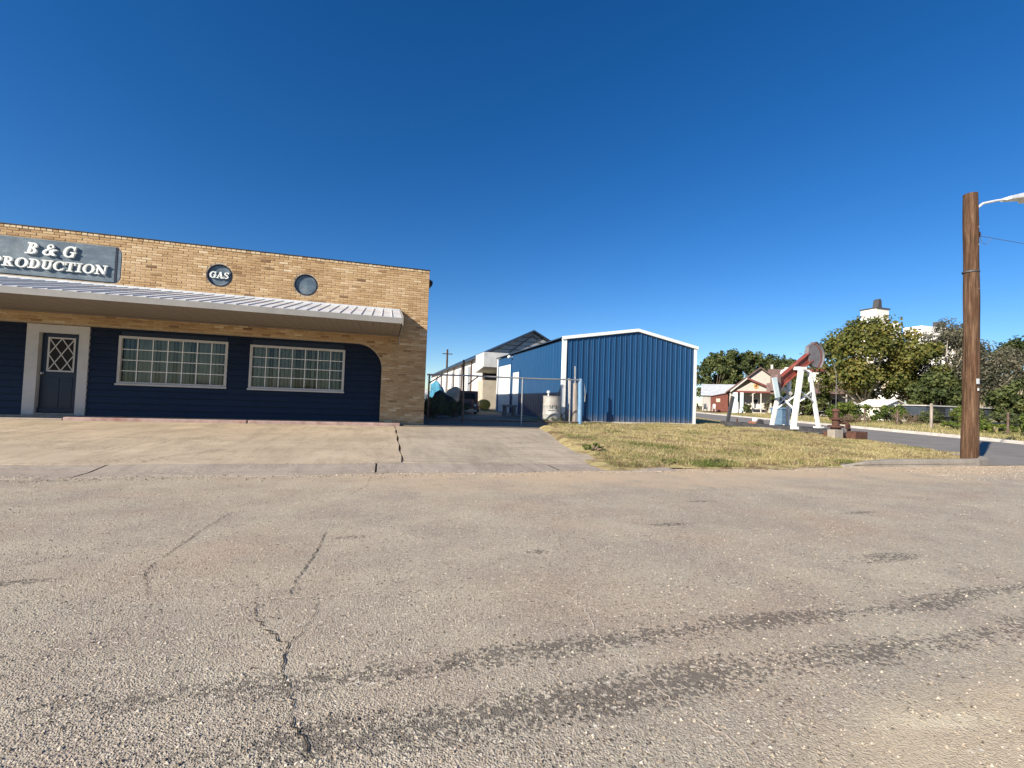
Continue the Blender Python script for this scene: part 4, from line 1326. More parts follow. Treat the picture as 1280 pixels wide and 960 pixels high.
# drum
dm = thing("steel_drum", "faded grey steel drum beside the shed corner", "drum", (5.42, 14.0, 0.32))
R_ = 0.295
prof = [(R_ - .02, 0.0), (R_, 0.01)]
for zz in (0.28, 0.57):
    prof += [(R_, zz - .03), (R_ + .012, zz), (R_, zz + .03)]
prof += [(R_, 0.86), (R_ + .01, 0.87), (R_ + .01, 0.885), (R_ - .012, 0.885), (R_ - .012, 0.865), (0.02, 0.865)]
MB().lathe((5.42, 14.0, 0.32), prof, 28).build("body", MT['drum'], dm, smooth=True)
m = MB()
for pts in ([(-.09, .60), (-.12, .55), (-.07, .52), (-.10, .47)], [(-.03, .47), (-.03, .60), (.02, .53), (.02, .60)], [(.12, .6), (.07, .57), (.12, .53), (.07, .47)], [(-.16, .40), (-.02, .41), (.16, .40)]):
    P = []
    for a, z_ in pts:
        ang = -math.pi / 2 - 0.2 + a / R_
        P.append((5.42 + (R_ + .003) * math.cos(ang), 14.0 + (R_ + .003) * math.sin(ang), 0.32 + z_))
    m.tube(P, 0.012, 5)
m.build("painted_marks", MT['black'], dm)
tag(MB().lathe((5.27, 13.95, 1.185), [(0.03, 0.0), (0.022, 0.05), (0.02, 0.09), (0.055, 0.12), (0.06, 0.16), (0.035, 0.19)], 12).build("lamp_bulb", MT['white_metal'], smooth=True), "small white bulb shaped fitting on top of the drum", "fitting")

# ================================================================== yard behind the gate
WB = thing("white_warehouse", "long white walled warehouse with dark metal gable roof behind the yard", "building", (6.3, 29.3, 0.3))
wx, wy0, wy1, we, wp, wxm, wxr = 6.3, 29.3, 62.0, 4.0, 5.85, 9.75, 13.2
MB().box(wx, wx + 0.25, wy0, wy1, 0.2, we).build("wall", MT['white_block'], WB)
MB().prism([(wx + 0.26, 0.2), (wxr, 0.2), (wxr, we), (wxm, wp - 0.05), (wx + 0.26, we)], wy0 + 0.05, wy0 + 0.2, 'xz').build("gable_wall", MT['grey_metal'], WB)
MB().box(wxr - 0.25, wxr - 0.01, wy0 + 0.21, wy1, 0.2, we - 0.02).build("wall", MT['white_block'], WB)
for a, b in ((wx - 0.35, wxm), (wxr + 0.35, wxm)):
    za = we - 0.12
    m = MB().add([(a, wy0 - 0.35, za), (b, wy0 - 0.35, wp), (b, wy1, wp), (a, wy1, za), (a, wy0 - 0.35, za - .12), (b, wy0 - 0.35, wp - .12), (b, wy1, wp - .12), (a, wy1, za - .12)],
                 [(0, 1, 2, 3), (7, 6, 5, 4), (0, 4, 5, 1), (1, 5, 6, 2), (2, 6, 7, 3), (3, 7, 4, 0)])
    m.build("roof", MT['shed_roof'], WB)
for i, yb in enumerate((33.0, 37.2, 41.6, 46.0, 50.5, 55.0)):
    d = MB().box(wx - 0.03, wx + 0.02, yb, yb + 1.5, 0.3, 3.45).build("door_bay", MT['grey_metal'], WB)
    MB().box(wx - 0.10, wx - 0.031, yb - 0.18, yb, 0.3, 3.75).build("pilaster", MT['rust_pipe'], d)
for j in range(5):
    zz = we + 0.12 + j * 0.3
    half = (wp - zz) / (wp - we) * (wxm - wx) - 0.1
    if half > 0.3:
        MB().box(wxm - half, wxm + half, wy0 + 0.02, wy0 + 0.049, zz, zz + 0.03).build("sheet_lap", MT['dark_iron'], WB)
for sx in (-1, 1):
    MB().beam((wxm, wy0 - 0.02, wp - .35), (wxm + sx * 1.6, wy0 - 0.02, we + .25), 0.05, 0.05).build("truss_bar", MT['dark_iron'], WB)
bxo = thing("loading_hopper", "pale grey box room raised on posts at the warehouse corner", "structure", (6.1, 27.3, 0.3))
MB().prism([(26.4, 2.95), (28.9, 2.70), (28.9, 3.85), (26.4, 3.85)], 5.75, 7.3, 'yz').build("box", MT['pale_grey'], bxo, bevel=0.01)
for x_, y_ in ((6.85, 26.6), (7.2, 28.7), (6.3, 28.8)):
    MB().box(x_ - .07, x_ + .07, y_ - .07, y_ + .07, 0.3, 2.85).build("post", MT['rust_pipe'], bxo)
MB().box(6.35, 7.3, 28.85, 29.0, 1.75, 2.75).build("dark_opening", MT['black'], bxo)  # solid black box painted in for the shade inside the opening
tag(MB().box(6.0, 7.2, 27.6, 29.2, 0.3, 2.2).build("block_annex", MT['tan_block'], bevel=0.01), "small tan block annex below the raised grey box", "annex")
# scrap piles
def lump(name, mat, c, sx, sy, sz, seed, label, cat, group=None, sub=3, rough=0.25):
    r = random.Random(seed)
    bm = bmesh.new()
    bmesh.ops.create_icosphere(bm, subdivisions=sub, radius=1.0)
    ph = [(r.uniform(1.5, 5), r.uniform(1.5, 5), r.uniform(1.5, 5), r.uniform(0, 6)) for _ in range(5)]
    for v in bm.verts:
        p = v.co.copy()
        k = 1 + sum(rough / 2.2 * math.sin(a * p.x + b * p.y + c_ * p.z + d) for a, b, c_, d in ph) + r.uniform(-.04, .04)
        v.co = Vector((p.x * sx * k, p.y * sy * k, max(-0.02, p.z) * sz * k))
    me = bpy.data.meshes.new(name)
    bm.to_mesh(me)
    bm.free()
    me.materials.append(mat)
    o = bpy.data.objects.new(name, me)
    o.location = c
    COL.objects.link(o)
    return tag(o, label, cat, group)
lump("scrap_pile", MT['tarp_dark'], (2.3, 19.2, 0.31), 0.7, 1.3, 0.85, 1, "black heap of scrap in shadow against the brick side wall", "scrap")
lump("tarp_heap", MT['tarp_tan'], (3.85, 26.0, 0.31), 0.7, 2.0, 1.1, 3, "tan canvas covered heap behind the rusty truck", "tarp")
lump("tarp_heap", MT['tarp_blue'], (3.25, 27.8, 0.31), 0.45, 1.0, 1.5, 4, "bright blue tarp heap far back in the yard", "tarp")
lump("rubble_heap", MT['pale_grey'], (2.2, 30.0, 0.31), 1.1, 1.6, 1.1, 5, "grey rubble heap at the far left of the yard", "rubble")
# old truck
tk = thing("old_truck", "small rusty red old truck parked nose towards the gate in the yard", "truck", (4.05, 21.6, 0.32))
m = MB().prism([(22.0, 0.75), (23.6, 0.75), (23.6, 1.75), (23.3, 2.02), (22.35, 2.02), (22.05, 1.5)], 3.35, 4.75, 'yz')
m.build("cab", MT['truck_red'], tk, bevel=0.05)
MB().prism([(3.5, 1.42), (4.6, 1.42), (4.5, 1.85), (3.6, 1.85)], 22.02, 22.06, 'xz').build("windscreen", MT['dark'], tk)
m = MB().prism([(20.5, 0.7), (22.0, 0.7), (22.04, 1.38), (20.7, 1.28), (20.5, 1.15)], 3.62, 4.48, 'yz')
m.build("hood", MT['truck_red'], tk, bevel=0.05)
MB().box(3.72, 4.38, 20.46, 20.50, 0.75, 1.12).build("grille", MT['dark_iron'], tk)
MB().box(3.3, 4.8, 20.3, 20.42, 0.52, 0.66).build("bumper", MT['galv'], tk)
MB().box(3.3, 4.8, 23.7, 26.3, 0.85, 1.25).build("bed", MT['tarp_tan'], tk)
for x_ in (3.42, 4.68):
    MB().lathe((x_, 20.44, 0.98), [(0.09, 0.06), (0.10, 0.0), (0.06, -0.03)], 12, 'y').build("headlight", MT['lens'], tk)
    MB().prism([(20.45, 0.75), (20.55, 0.95), (20.9, 1.08), (21.3, 1.0), (21.55, 0.72), (21.45, 0.7), (21.2, 0.88), (20.9, 0.95), (20.65, 0.85), (20.55, 0.7)], x_ - .16, x_ + .16, 'yz').build("fender", MT['truck_red'], tk)
    for y_ in (21.0, 25.2):
        w_ = MB().lathe((x_, y_, 0.68), [(0.16, -0.09), (0.33, -0.10), (0.365, -0.05), (0.365, 0.05), (0.33, 0.10), (0.16, 0.09)], 20, 'x').build("wheel", MT['rubber'], tk, smooth=True)
        MB().lathe((x_, y_, 0.68), [(0.155, -0.085), (0.19, -0.06), (0.19, 0.06), (0.155, 0.085)], 14, 'x').build("rim", MT['pale_grey'], w_)
tk.location = (3.72, 20.2, 0.32)
tk.scale = (0.6, 0.6, 0.62)
tk.rotation_euler.z = RAD(-14)
o = thing("yellow_barrel", "yellow barrel lying on its side by the tan annex", "barrel", (5.75, 25.9, 0.32))
MB().lathe((5.75, 25.9, 0.68), [(0.27, -0.42), (0.30, -0.41), (0.30, -0.12), (0.312, -0.10), (0.30, -0.08), (0.30, 0.2), (0.312, 0.22), (0.30, 0.24), (0.30, 0.41), (0.27, 0.42)], 18, 'y').build("body", MT['yellow'], o, smooth=True)
MB().box(5.5, 6.0, 25.6, 26.2, 0.3, 0.42).build("cradle", MT['grey_wood'], o)
o = thing("wooden_stool", "small brown wooden stand in the shade by the shed doors", "stand", (5.25, 18.6, 0.32))
MB().box(4.98, 5.52, 18.35, 18.85, 0.72, 0.80).build("top", MT['grey_wood'], o)
for sx in (-.2, .2):
    for sy in (-.18, .18):
        MB().box(5.25 + sx - .04, 5.25 + sx + .04, 18.6 + sy - .04, 18.6 + sy + .04, 0.31, 0.72).build("leg", MT['grey_wood'], o)
# far pole behind the yard
o = thing("far_utility_pole", "thin distant utility pole above the warehouse roof", "pole", (8.4, 62.5, 0.0))
MB().tube([(8.4, 62.5, 0), (8.38, 62.5, 7.7)], [0.16, 0.12], 8).build("shaft", MT['pole'], o)
MB().box(7.7, 9.1, 62.36, 62.44, 7.0, 7.12).build("crossarm", MT['pole'], o)

# ================================================================== near utility pole with street light
UP = thing("utility_pole", "thick brown creosoted utility pole with a street light at the lawn corner", "utility pole", (12.74, 6.86, 0.1))
m = MB()
pts, rad = [], []
for i in range(29):
    f = i / 28
    pts.append((12.74 + 0.03 * math.sin(f * 5), 6.86 + 0.02 * math.cos(f * 4), 0.0 + f * 6.1))
    rad.append(0.152 - 0.022 * f + 0.004 * math.sin(f * 23))
m.tube(pts, rad, 20)
m.build("shaft", MT['pole'], UP, smooth=True)
MB().lathe((12.72, 6.845, 4.28), [(0.146, 0.0), (0.150, 0.004), (0.150, 0.035), (0.146, 0.04)], 20).build("band", MT['dark_iron'], UP)
MB().tube([(12.74 + .135, 6.80, 5.4), (12.76 + .143, 6.79, 3.0), (12.74 + .155, 6.79, 0.1)], 0.006, 5).build("ground_wire", MT['wire'], UP)
MB().box(12.66, 12.74, 6.70, 6.712, 1.75, 1.87).build("tag_plate", MT['lamp_metal'], UP)
MB().box(12.69, 12.73, 6.698, 6.71, 1.60, 1.66).build("tag_plate", MT['lamp_metal'], UP)
for zz in (3.9, 4.9, 5.3):
    MB().lathe((12.74, 6.72, zz), [(0.02, 0.03), (0.02, -0.012), (0.008, -0.02)], 8, 'y').build("bolt", MT['galv'], UP)
arm = MB().tube([(12.80, 6.84, 5.58), (12.87, 6.83, 5.78), (13.05, 6.80, 5.92), (13.4, 6.76, 6.02), (13.75, 6.72, 6.10)], 0.028, 10).build("lamp_arm", MT['lamp_metal'], UP, smooth=True)
MB().box(12.78, 12.83, 6.76, 6.92, 5.5, 5.72).build("bracket", MT['lamp_metal'], UP)
hd = MB().add([(13.68, 6.62, 6.05), (13.68, 6.82, 6.05), (14.5, 6.50, 6.22), (14.5, 6.86, 6.22), (14.75, 6.66, 6.27), (13.68, 6.62, 6.13), (13.68, 6.82, 6.13), (14.4, 6.52, 6.36), (14.4, 6.84, 6.36), (14.75, 6.66, 6.31)],
              [(0, 1, 3, 4, 2), (5, 7, 9, 8, 6), (0, 5, 6, 1), (0, 2, 7, 5), (2, 4, 9, 7), (4, 3, 8, 9), (3, 1, 6, 8)]).build("lamp_head", MT['lamp_metal'], UP, bevel=0.02)
MB().lathe((14.3, 6.68, 6.13), [(0.03, -0.05), (0.11, -0.02), (0.14, 0.05)], 14).build("lens", MT['lens'], hd, smooth=True)
MB().lathe((12.92, 6.82, 5.18), [(0.02, 0.07), (0.05, 0.05), (0.035, 0.03), (0.055, 0.0), (0.035, -0.02), (0.05, -0.04), (0.02, -0.06)], 12).build("insulator", MT['ceramic'], UP, smooth=True)
MB().tube([(12.80, 6.85, 5.2), (12.92, 6.82, 5.18)], 0.014, 6).build("insulator_pin", MT['dark_iron'], UP)
wp_ = []
for i in range(17):
    f = i / 16
    wp_.append((12.95 + 22 * f, 6.82 - 1.5 * f, 5.16 + 0.5 * f - 1.0 * f * (1 - f)))
MB().tube(wp_, 0.006, 4).build("service_wire", MT['wire'], UP)
wp_ = [(12.93, 6.8, 5.15), (13.02, 6.8, 5.0), (13.15, 6.79, 4.98), (13.25, 6.79, 5.08), (13.3, 6.79, 5.14)]
MB().tube(wp_, 0.006, 4).build("drip_loop", MT['wire'], UP)
# ================================================================== pump jack
def on_y(px, py, Y):
    """point seen at a photo position at the depth y = Y (used while measuring the pump jack)"""
    d = fw + rt * ((px - 640) / 560) + up * ((480 - py) / 560)
    return Vector((0, 0, CAM_Z)) + d * (Y / d.y)
gz = 0.16
PJ = thing("pump_jack", "small oil pump jack with white legs, red beam and grey horsehead", "pump jack", (15.0, 13.3, gz))
# feet form a rectangle seen from one corner
FT = {'near': ((14.40, 12.88), (14.83, 12.97)), 'left': ((14.22, 13.65), (14.60, 13.52)), 'right': ((16.05, 13.25), (15.55, 13.25)), 'far': ((15.6, 14.2), (15.15, 13.75))}
ZTOP = 2.50
legs = {}
for k, (f, t) in FT.items():
    p0 = Vector((f[0], f[1], gz + 0.20))
    p1 = Vector((t[0], t[1], ZTOP))
    legs[k] = (p0, p1)
    w = 0.15 if k == 'near' else 0.12
    o = MB().beam(p0, p1, w, w * 0.9, up=(0, 1, 0)).build("leg", MT['steel_white'], PJ, bevel=0.008)
    MB().box(p0.x - .13, p0.x + .13, p0.y - .12, p0.y + .12, gz + 0.16, gz + 0.26).build("foot_plate", MT['steel_white'], o)
def lerp(k, f):
    a, b = legs[k]
    return a + (b - a) * f
for a, b in (('left', 'near'), ('near', 'right')):
    lo, hi = (0.30, 0.58) if a == 'left' else (0.45, 0.66)
    MB().beam(lerp(a, lo), lerp(b, hi), 0.05, 0.045).build("cross_brace", MT['steel_white'], PJ)
    MB().beam(lerp(a, hi), lerp(b, lo), 0.045, 0.05).build("cross_brace", MT['steel_white'], PJ)
for a, b in (('left', 'far'), ('far', 'right')):
    MB().beam(lerp(a, 0.35), lerp(b, 0.6), 0.05, 0.045).build("cross_brace", MT['steel_white'], PJ)
cz = 2.53
ctr = Vector((15.03, 13.37, cz))
for k in legs:
    q = legs[k][1]
    MB().beam(q + Vector((0, 0, .02)), Vector((15.03, 13.37, ZTOP + .05)), 0.09, 0.07).build("top_strut", MT['steel_white'], PJ)
MB().box(ctr.x - .2, ctr.x + .2, ctr.y - .32, ctr.y + .32, ZTOP + 0.02, ZTOP + 0.14).build("saddle_bearing", MT['steel_white'], PJ, bevel=0.02)
bd = Vector((0.80, 0.06, 0.545)).normalized()
bs, be = ctr - bd * 1.10 + Vector((0, 0, .06)), ctr + bd * 0.88 + Vector((0, 0, .06))
sd_ = bd.cross(Vector((0, 0, 1))).normalized()
upv = sd_.cross(bd).normalized()
bmn = MB().beam(bs, be, 0.05, 0.30).build("walking_beam", MT['beam_red'], PJ)
for s_ in (-1, 1):
    MB().beam(bs + upv * s_ * 0.163, be + upv * s_ * 0.163, 0.19, 0.025).build("flange", MT['beam_red'], bmn)
# horsehead: curved plate box on the high end
def hh_poly():
    out = []
    for i in range(15):
        a = RAD(-48 + 92 * i / 14)
        out.append((-0.30 + 1.02 * math.cos(a), 0.92 * math.sin(a) * 0.78))
    return out + [(0.05, 0.42), (-0.06, 0.10), (-0.06, -0.16), (0.10, -0.42)]
def place(poly, org, ax, ay, an, t0, t1, name, mat, parent):
    n = len(poly)
    vs = [org + ax * p[0] + ay * p[1] + an * t0 for p in poly] + [org + ax * p[0] + ay * p[1] + an * t1 for p in poly]
    fs = [tuple(range(n - 1, -1, -1)), tuple(range(n, 2 * n))] + [(i, (i + 1) % n, n + (i + 1) % n, n + i) for i in range(n)]
    return MB().add(vs, fs).build(name, mat, parent)
hx = Vector((0.93, 0.0, 0.36)).normalized()
hn = Vector((0.07, -1.0, 0.0)).normalized()
hx = (Vector((0.90, 0.06, 0.30))).normalized()
hn = (hn - hx * hn.dot(hx)).normalized()
hy = hn.cross(hx).normalized()
if hy.z < 0:
    hy = -hy
hd_ = place(hh_poly(), be - hx * 0.05, hx, hy, hn, -0.07, 0.07, "horsehead", MT['horse'], PJ)
rim = []
for i in range(15):
    a = RAD(-48 + 92 * i / 14)
    rim.append((-0.30 + 1.045 * math.cos(a), 0.94 * math.sin(a) * 0.78))
for i in range(14, -1, -1):
    a = RAD(-48 + 92 * i / 14)
    rim.append((-0.30 + 1.0 * math.cos(a), 0.90 * math.sin(a) * 0.78))
for t0, t1, mt in ((-0.12, -0.072, 'horse'), (0.072, 0.12, 'horse')):
    place(rim, be - hx * 0.05, hx, hy, hn, t0, t1, "rim_plate", MT[mt], hd_)
inner = [(p[0] - 0.12, p[1] * 0.93) for p in rim]
place(inner, be - hx * 0.05, hx, hy, hn, 0.0705, 0.078, "stripe", MT['beam_red'], hd_)
# tail: equalizer, weights, pitman
MB().box(bs.x - .20, bs.x - .02, bs.y - .16, bs.y + .16, bs.z - .40, bs.z + .34).build("tail_weight", MT['rust_brown'], PJ, bevel=0.02)
MB().box(bs.x - .30, bs.x - .19, bs.y - .24, bs.y + .24, bs.z - .28, bs.z + .02).build("tail_weight", MT['rust_brown'], PJ, bevel=0.02)
MB().beam((bs.x - .52, bs.y - .32, bs.z + .20), (bs.x - .36, bs.y - .34, bs.z - .52), 0.19, 0.05, up=(0, 1, 0)).build("pitman_arm", MT['pale_blue'], PJ)
MB().tube([(14.35, 13.55, 1.95), (14.95, 13.5, 1.62)], 0.085, 10).build("counter_tube", MT['pale_grey'], PJ)
# skid
MB().beam((12.25, 13.75, 0.42), (16.0, 12.26, 0.29), 0.13, 0.15).build("skid_rail", MT['dark_iron'], PJ)
MB().beam((12.75, 14.6, 0.42), (16.5, 13.6, 0.29), 0.13, 0.15).build("skid_rail", MT['dark_iron'], PJ)
for f in (0.03, 0.35, 0.62, 0.95):
    a = Vector((12.25, 13.75, .435)).lerp(Vector((16.0, 12.26, .305)), f)
    b = Vector((12.75, 14.6, .435)).lerp(Vector((16.5, 13.6, .305)), f)
    MB().beam(a, b, 0.12, 0.12).build("cross_tie", MT['dark_iron'], PJ)
MB().beam((12.27, 13.8, gz + 0.12), (12.55, 13.8, 1.45), 0.13, 0.06, up=(0, 1, 0)).build("brake_post", MT['dark_iron'], PJ)
MB().beam((12.85, 13.9, gz + 0.12), (12.85, 13.9, 0.62), 0.04, 0.04).build("lever", MT['rust'], PJ)
# engine and gear box stand
en = MB().box(13.40, 13.8, 13.6, 13.95, gz + 0.16, gz + 0.38).build("engine", MT['truck_red'], PJ, bevel=0.03)
MB().lathe((13.5, 13.5, gz + 0.32), [(0.16, -0.05), (0.16, 0.0), (0.05, 0.03)], 16, 'y').build("flywheel", MT['dark_iron'], en)
MB().box(13.46, 13.60, 13.66, 13.82, gz + 0.37, gz + 0.52).build("cylinder_head", MT['steel_white'], en, bevel=0.02)
for x_, y_, sz in ((13.2, 12.95, 0.18), (13.55, 12.75, 0.14), (15.35, 12.05, 0.20)):
    tag(MB().box(x_ - .2, x_ + .2, y_ - .14, y_ + .14, 0.06, 0.06 + sz + 0.12).build("concrete_block", MT['kerb'], bevel=0.015),
        {13.2: "left concrete block in front of the pump jack skid", 13.55: "low concrete block right of another below the pump jack legs", 15.35: "pale concrete block against the rusty wellhead"}[x_], "block", "concrete blocks around the pump jack")
# wellhead
WH = thing("wellhead", "rusty brown wellhead stump at the right end of the pump jack", "wellhead", (15.95, 12.5, 0.1))
MB().lathe((15.95, 12.5, 0.08), [(0.30, 0.0), (0.30, 0.16), (0.16, 0.18), (0.16, 0.34), (0.26, 0.36), (0.26, 0.42), (0.12, 0.44), (0.12, 0.62), (0.2, 0.64), (0.2, 0.70), (0.09, 0.72), (0.09, 0.92), (0.14, 0.94), (0.12, 1.02), (0.04, 1.05)], 16).build("casing", MT['rust'], WH, smooth=True)
MB().tube([(15.95, 12.5, 0.62), (16.3, 12.35, 0.62), (16.36, 12.33, 0.4), (16.36, 12.33, 0.15)], 0.06, 8).build("flow_pipe", MT['rust'], WH)
MB().tube([(15.95, 12.5, 1.1), (15.96, 12.5, 2.3), (16.2, 12.8, 2.85)], 0.012, 5).build("bridle_cable", MT['wire'], WH)
MB().lathe((16.1, 12.25, 0.5), [(0.02, -0.1), (0.12, -0.09), (0.12, -0.06), (0.02, -0.05)], 12, 'y').build("valve_wheel", MT['rust'], WH)
for i, (x_, y_, h_) in enumerate(((15.5, 12.2, .22), (16.4, 12.05, .25))):
    tag(MB().box(x_ - .32, x_ + .28, y_ - .16, y_ + .18, 0.03, 0.08 + h_).build("timber_block", MT['rust'], bevel=0.02), ("rust stained timber block left of the wellhead foot", "rust stained timber block right of the wellhead foot")[i], "block", "timber blocks under the wellhead")
# blue wheeled bin behind the legs
BN = thing("wheeled_bin", "blue plastic wheeled bin behind the pump jack legs", "bin", (15.35, 14.75, 0.16))
bm_ = MB()
z0_ = 0.2
bm_.add([(15.15, 14.5, z0_), (15.55, 14.5, z0_), (15.55, 14.95, z0_), (15.15, 14.95, z0_), (15.09, 14.42, 1.02), (15.61, 14.42, 1.02), (15.61, 15.0, 1.02), (15.09, 15.0, 1.02)],
        [(0, 3, 2, 1), (4, 5, 6, 7), (0, 1, 5, 4), (1, 2, 6, 5), (2, 3, 7, 6), (3, 0, 4, 7)])
bm_.build("body", MT['bin_blue'], BN, bevel=0.03)
MB().prism([(14.38, 1.022), (15.05, 1.022), (15.03, 1.07), (14.7, 1.11), (14.40, 1.07)], 15.06, 15.64, 'yz').build("lid", MT['bin_blue'], BN, bevel=0.02)
for x_ in (15.13, 15.57):
    MB().lathe((x_, 14.98, 0.28), [(0.02, -0.03), (0.12, -0.03), (0.12, 0.03), (0.02, 0.03)], 14, 'x').build("wheel", MT['rubber'], BN)
MB().box(15.16, 15.54, 14.43, 14.46, 0.72, 0.78).build("moulded_bar", MT['bin_blue'], BN)

BN.location.x += 0.6
BN.location.y += 0.15

# ================================================================== house across the street
HZ = 0.32
H = thing("brown_roof_house", "grey house with brown shingle gables and a deep front porch", "house", (50, 50, HZ))
def gable(name, x0, x1, xm, yf, yb, ze, zp, over, mat_w, mat_r, parent, zb=HZ, th=0.16, trim='white_trim'):
    w = MB().prism([(x0, zb), (x1, zb), (x1, ze), (xm, zp - 0.1), (x0, ze)], yf, yb, 'xz').build("wall", mat_w, parent)
    for xa in (x0, x1):
        s_ = -1 if xa == x0 else 1
        sl2 = (zp - ze) / abs(xm - xa)
        a = xa + s_ * over
        za = ze - sl2 * over
        m = MB().add([(a, yf - over, za), (xm, yf - over, zp), (xm, yb, zp), (a, yb, za), (a, yf - over, za + th), (xm, yf - over, zp + th), (xm, yb, zp + th), (a, yb, za + th)],
                     [(3, 2, 1, 0), (4, 5, 6, 7), (0, 1, 5, 4), (1, 2, 6, 5), (2, 3, 7, 6), (3, 0, 4, 7)])
        rf = m.build("roof", mat_r, parent)
        e = MB().add([(a, yf - over - .05, za - .06), (xm, yf - over - .05, zp - .06), (xm, yf - over - .05, zp + .10), (a, yf - over - .05, za + .10), (a, yf - over - .004, za - .06), (xm, yf - over - .004, zp - .06), (xm, yf - over - .004, zp + .10), (a, yf - over - .004, za + .10)],
                     [(0, 1, 2, 3), (7, 6, 5, 4), (0, 4, 5, 1), (1, 5, 6, 2), (2, 6, 7, 3), (3, 7, 4, 0)])
        e.build("barge_board", MT[trim], rf)
    return w
gable("main", 44.9, 55.2, 50.0, 50.0, 62.0, 3.45, 6.55, 0.6, MT['tan_siding'], MT['shingle'], H, trim='shingle')
# right wing with ridge along x and its dormer
MB().prism([(50.6, HZ), (57.5, HZ), (57.5, 3.4), (54.0, 6.35), (50.6, 3.4)], 55.3, 66.5, 'yz').build("wing_wall", MT['house_grey'], H)
for (ya, za, yb_, zb_) in ((50.0, 3.1, 54.0, 6.5), (58.0, 3.1, 54.0, 6.5)):
    MB().add([(51.6, ya, za), (67.0, ya, za), (67.0, yb_, zb_), (51.6, yb_, zb_), (51.6, ya, za + .16), (67.0, ya, za + .16), (67.0, yb_, zb_ + .16), (51.6, yb_, zb_ + .16)],
             [(0, 1, 2, 3), (7, 6, 5, 4), (0, 4, 5, 1), (1, 5, 6, 2), (2, 6, 7, 3), (3, 7, 4, 0)]).build("wing_roof", MT['shingle'], H)
dm_ = MB().prism([(57.8, 4.2), (64.0, 4.2), (64.0, 6.2), (57.8, 6.2)], 51.6, 56.0, 'xz').build("dormer_wall", MT['house_white'], H)
MB().box(57.5, 64.3, 51.3, 56.2, 6.2, 6.55).build("dormer_roof", MT['red_trim'], dm_)
# right porch roof
MB().add([(52.0, 47.0, 3.15), (63.0, 47.0, 3.15), (63.0, 50.0, 4.6), (52.0, 50.0, 4.6), (52.0, 47.0, 3.3), (63.0, 47.0, 3.3), (63.0, 50.0, 4.75), (52.0, 50.0, 4.75)],
         [(0, 1, 2, 3), (7, 6, 5, 4), (0, 4, 5, 1), (1, 5, 6, 2), (2, 6, 7, 3), (3, 7, 4, 0)]).build("porch_roof", MT['shingle'], H)
# front porch gable
pg = MB().prism([(45.8, 3.25), (52.4, 3.25), (48.9, 4.75)], 46.9, 47.1, 'xz').build("porch_gable", MT['tan_siding'], H)
for xa in (44.9, 53.0):
    sl2 = 1.75 / 4.0
    m = MB().add([(xa, 46.3, 3.15), (47.6, 46.3, 4.95), (47.6, 50.2, 4.95), (xa, 50.2, 3.15), (xa, 46.3, 3.31), (47.6, 46.3, 5.11), (47.6, 50.2, 5.11), (xa, 50.2, 3.31)],
                 [(3, 2, 1, 0), (4, 5, 6, 7), (0, 1, 5, 4), (1, 2, 6, 5), (2, 3, 7, 6), (3, 0, 4, 7)])
    rf = m.build("porch_roof", MT['shingle'], pg)
    MB().add([(xa, 46.24, 3.05), (47.6, 46.24, 4.85), (47.6, 46.24, 5.05), (xa, 46.24, 3.25), (xa, 46.29, 3.05), (47.6, 46.29, 4.85), (47.6, 46.29, 5.05), (xa, 46.29, 3.25)],
             [(0, 1, 2, 3), (7, 6, 5, 4), (0, 4, 5, 1), (1, 5, 6, 2), (2, 6, 7, 3), (3, 7, 4, 0)]).build("barge_board", MT['white_trim' if xa < 46 else 'red_trim'], rf)
MB().box(45.5, 52.6, 46.85, 47.0, 3.05, 3.28).build("porch_beam", MT['red_trim'], pg)
em = MB().lathe((49.1, 46.88, 4.0), [(0.42, 0.02), (0.42, -0.03), (0.36, -0.05), (0.34, -0.02)], 24, 'y').build("round_emblem", MT['gold'], pg)
for k in range(5):
    a = k * math.pi / 5 + .3
    MB().beam((49.1 - .4 * math.cos(a), 46.82 - k * .002, 4.0 - .4 * math.sin(a)), (49.1 + .4 * math.cos(a), 46.82 - k * .002, 4.0 + .4 * math.sin(a)), 0.06, 0.03).build("spoke", MT['red_trim'], em)
for x_, w_ in ((45.7, 0.42), (46.8, 0.28)):
    MB().box(x_ - w_, x_ + w_, 46.8, 47.3, HZ, 3.06).build("porch_pillar", MT['pale_blue'], H)
for x_ in (48.6, 49.9, 54.5, 57.2, 60.0, 62.6):
    MB().box(x_ - .09, x_ + .09, 47.05, 47.22, HZ, 3.15).build("porch_post", MT['white_trim' if x_ < 56 else 'house_grey'], H)
MB().box(45.2, 63.0, 46.7, 50.0, HZ - 0.2, HZ + 0.12).build("porch_floor", MT['pale_concrete'], H)
for x_, w_ in ((46.4, 1.0), (51.8, 1.4), (58.5, 1.2), (61.0, 1.2)):
    wz = MB().box(x_, x_ + w_, 49.93, 49.985, 1.2, 2.6).build("window", MT['white_trim'], H)
    MB().box(x_ + .08, x_ + w_ - .08, 49.9, 49.929, 1.28, 2.52).build("pane", MT['dark'], wz)
dd = MB().box(48.8, 49.8, 49.93, 49.985, HZ + .12, 2.4).build("door", MT['white_trim'], H)
MB().box(49.0, 49.6, 49.91, 49.929, 1.2, 2.2).build("pane", MT['dark'], dd)
MB().box(52.2, 52.6, 55.0, 55.4, 6.4, 7.35).build("chimney", MT['white_trim'], H)
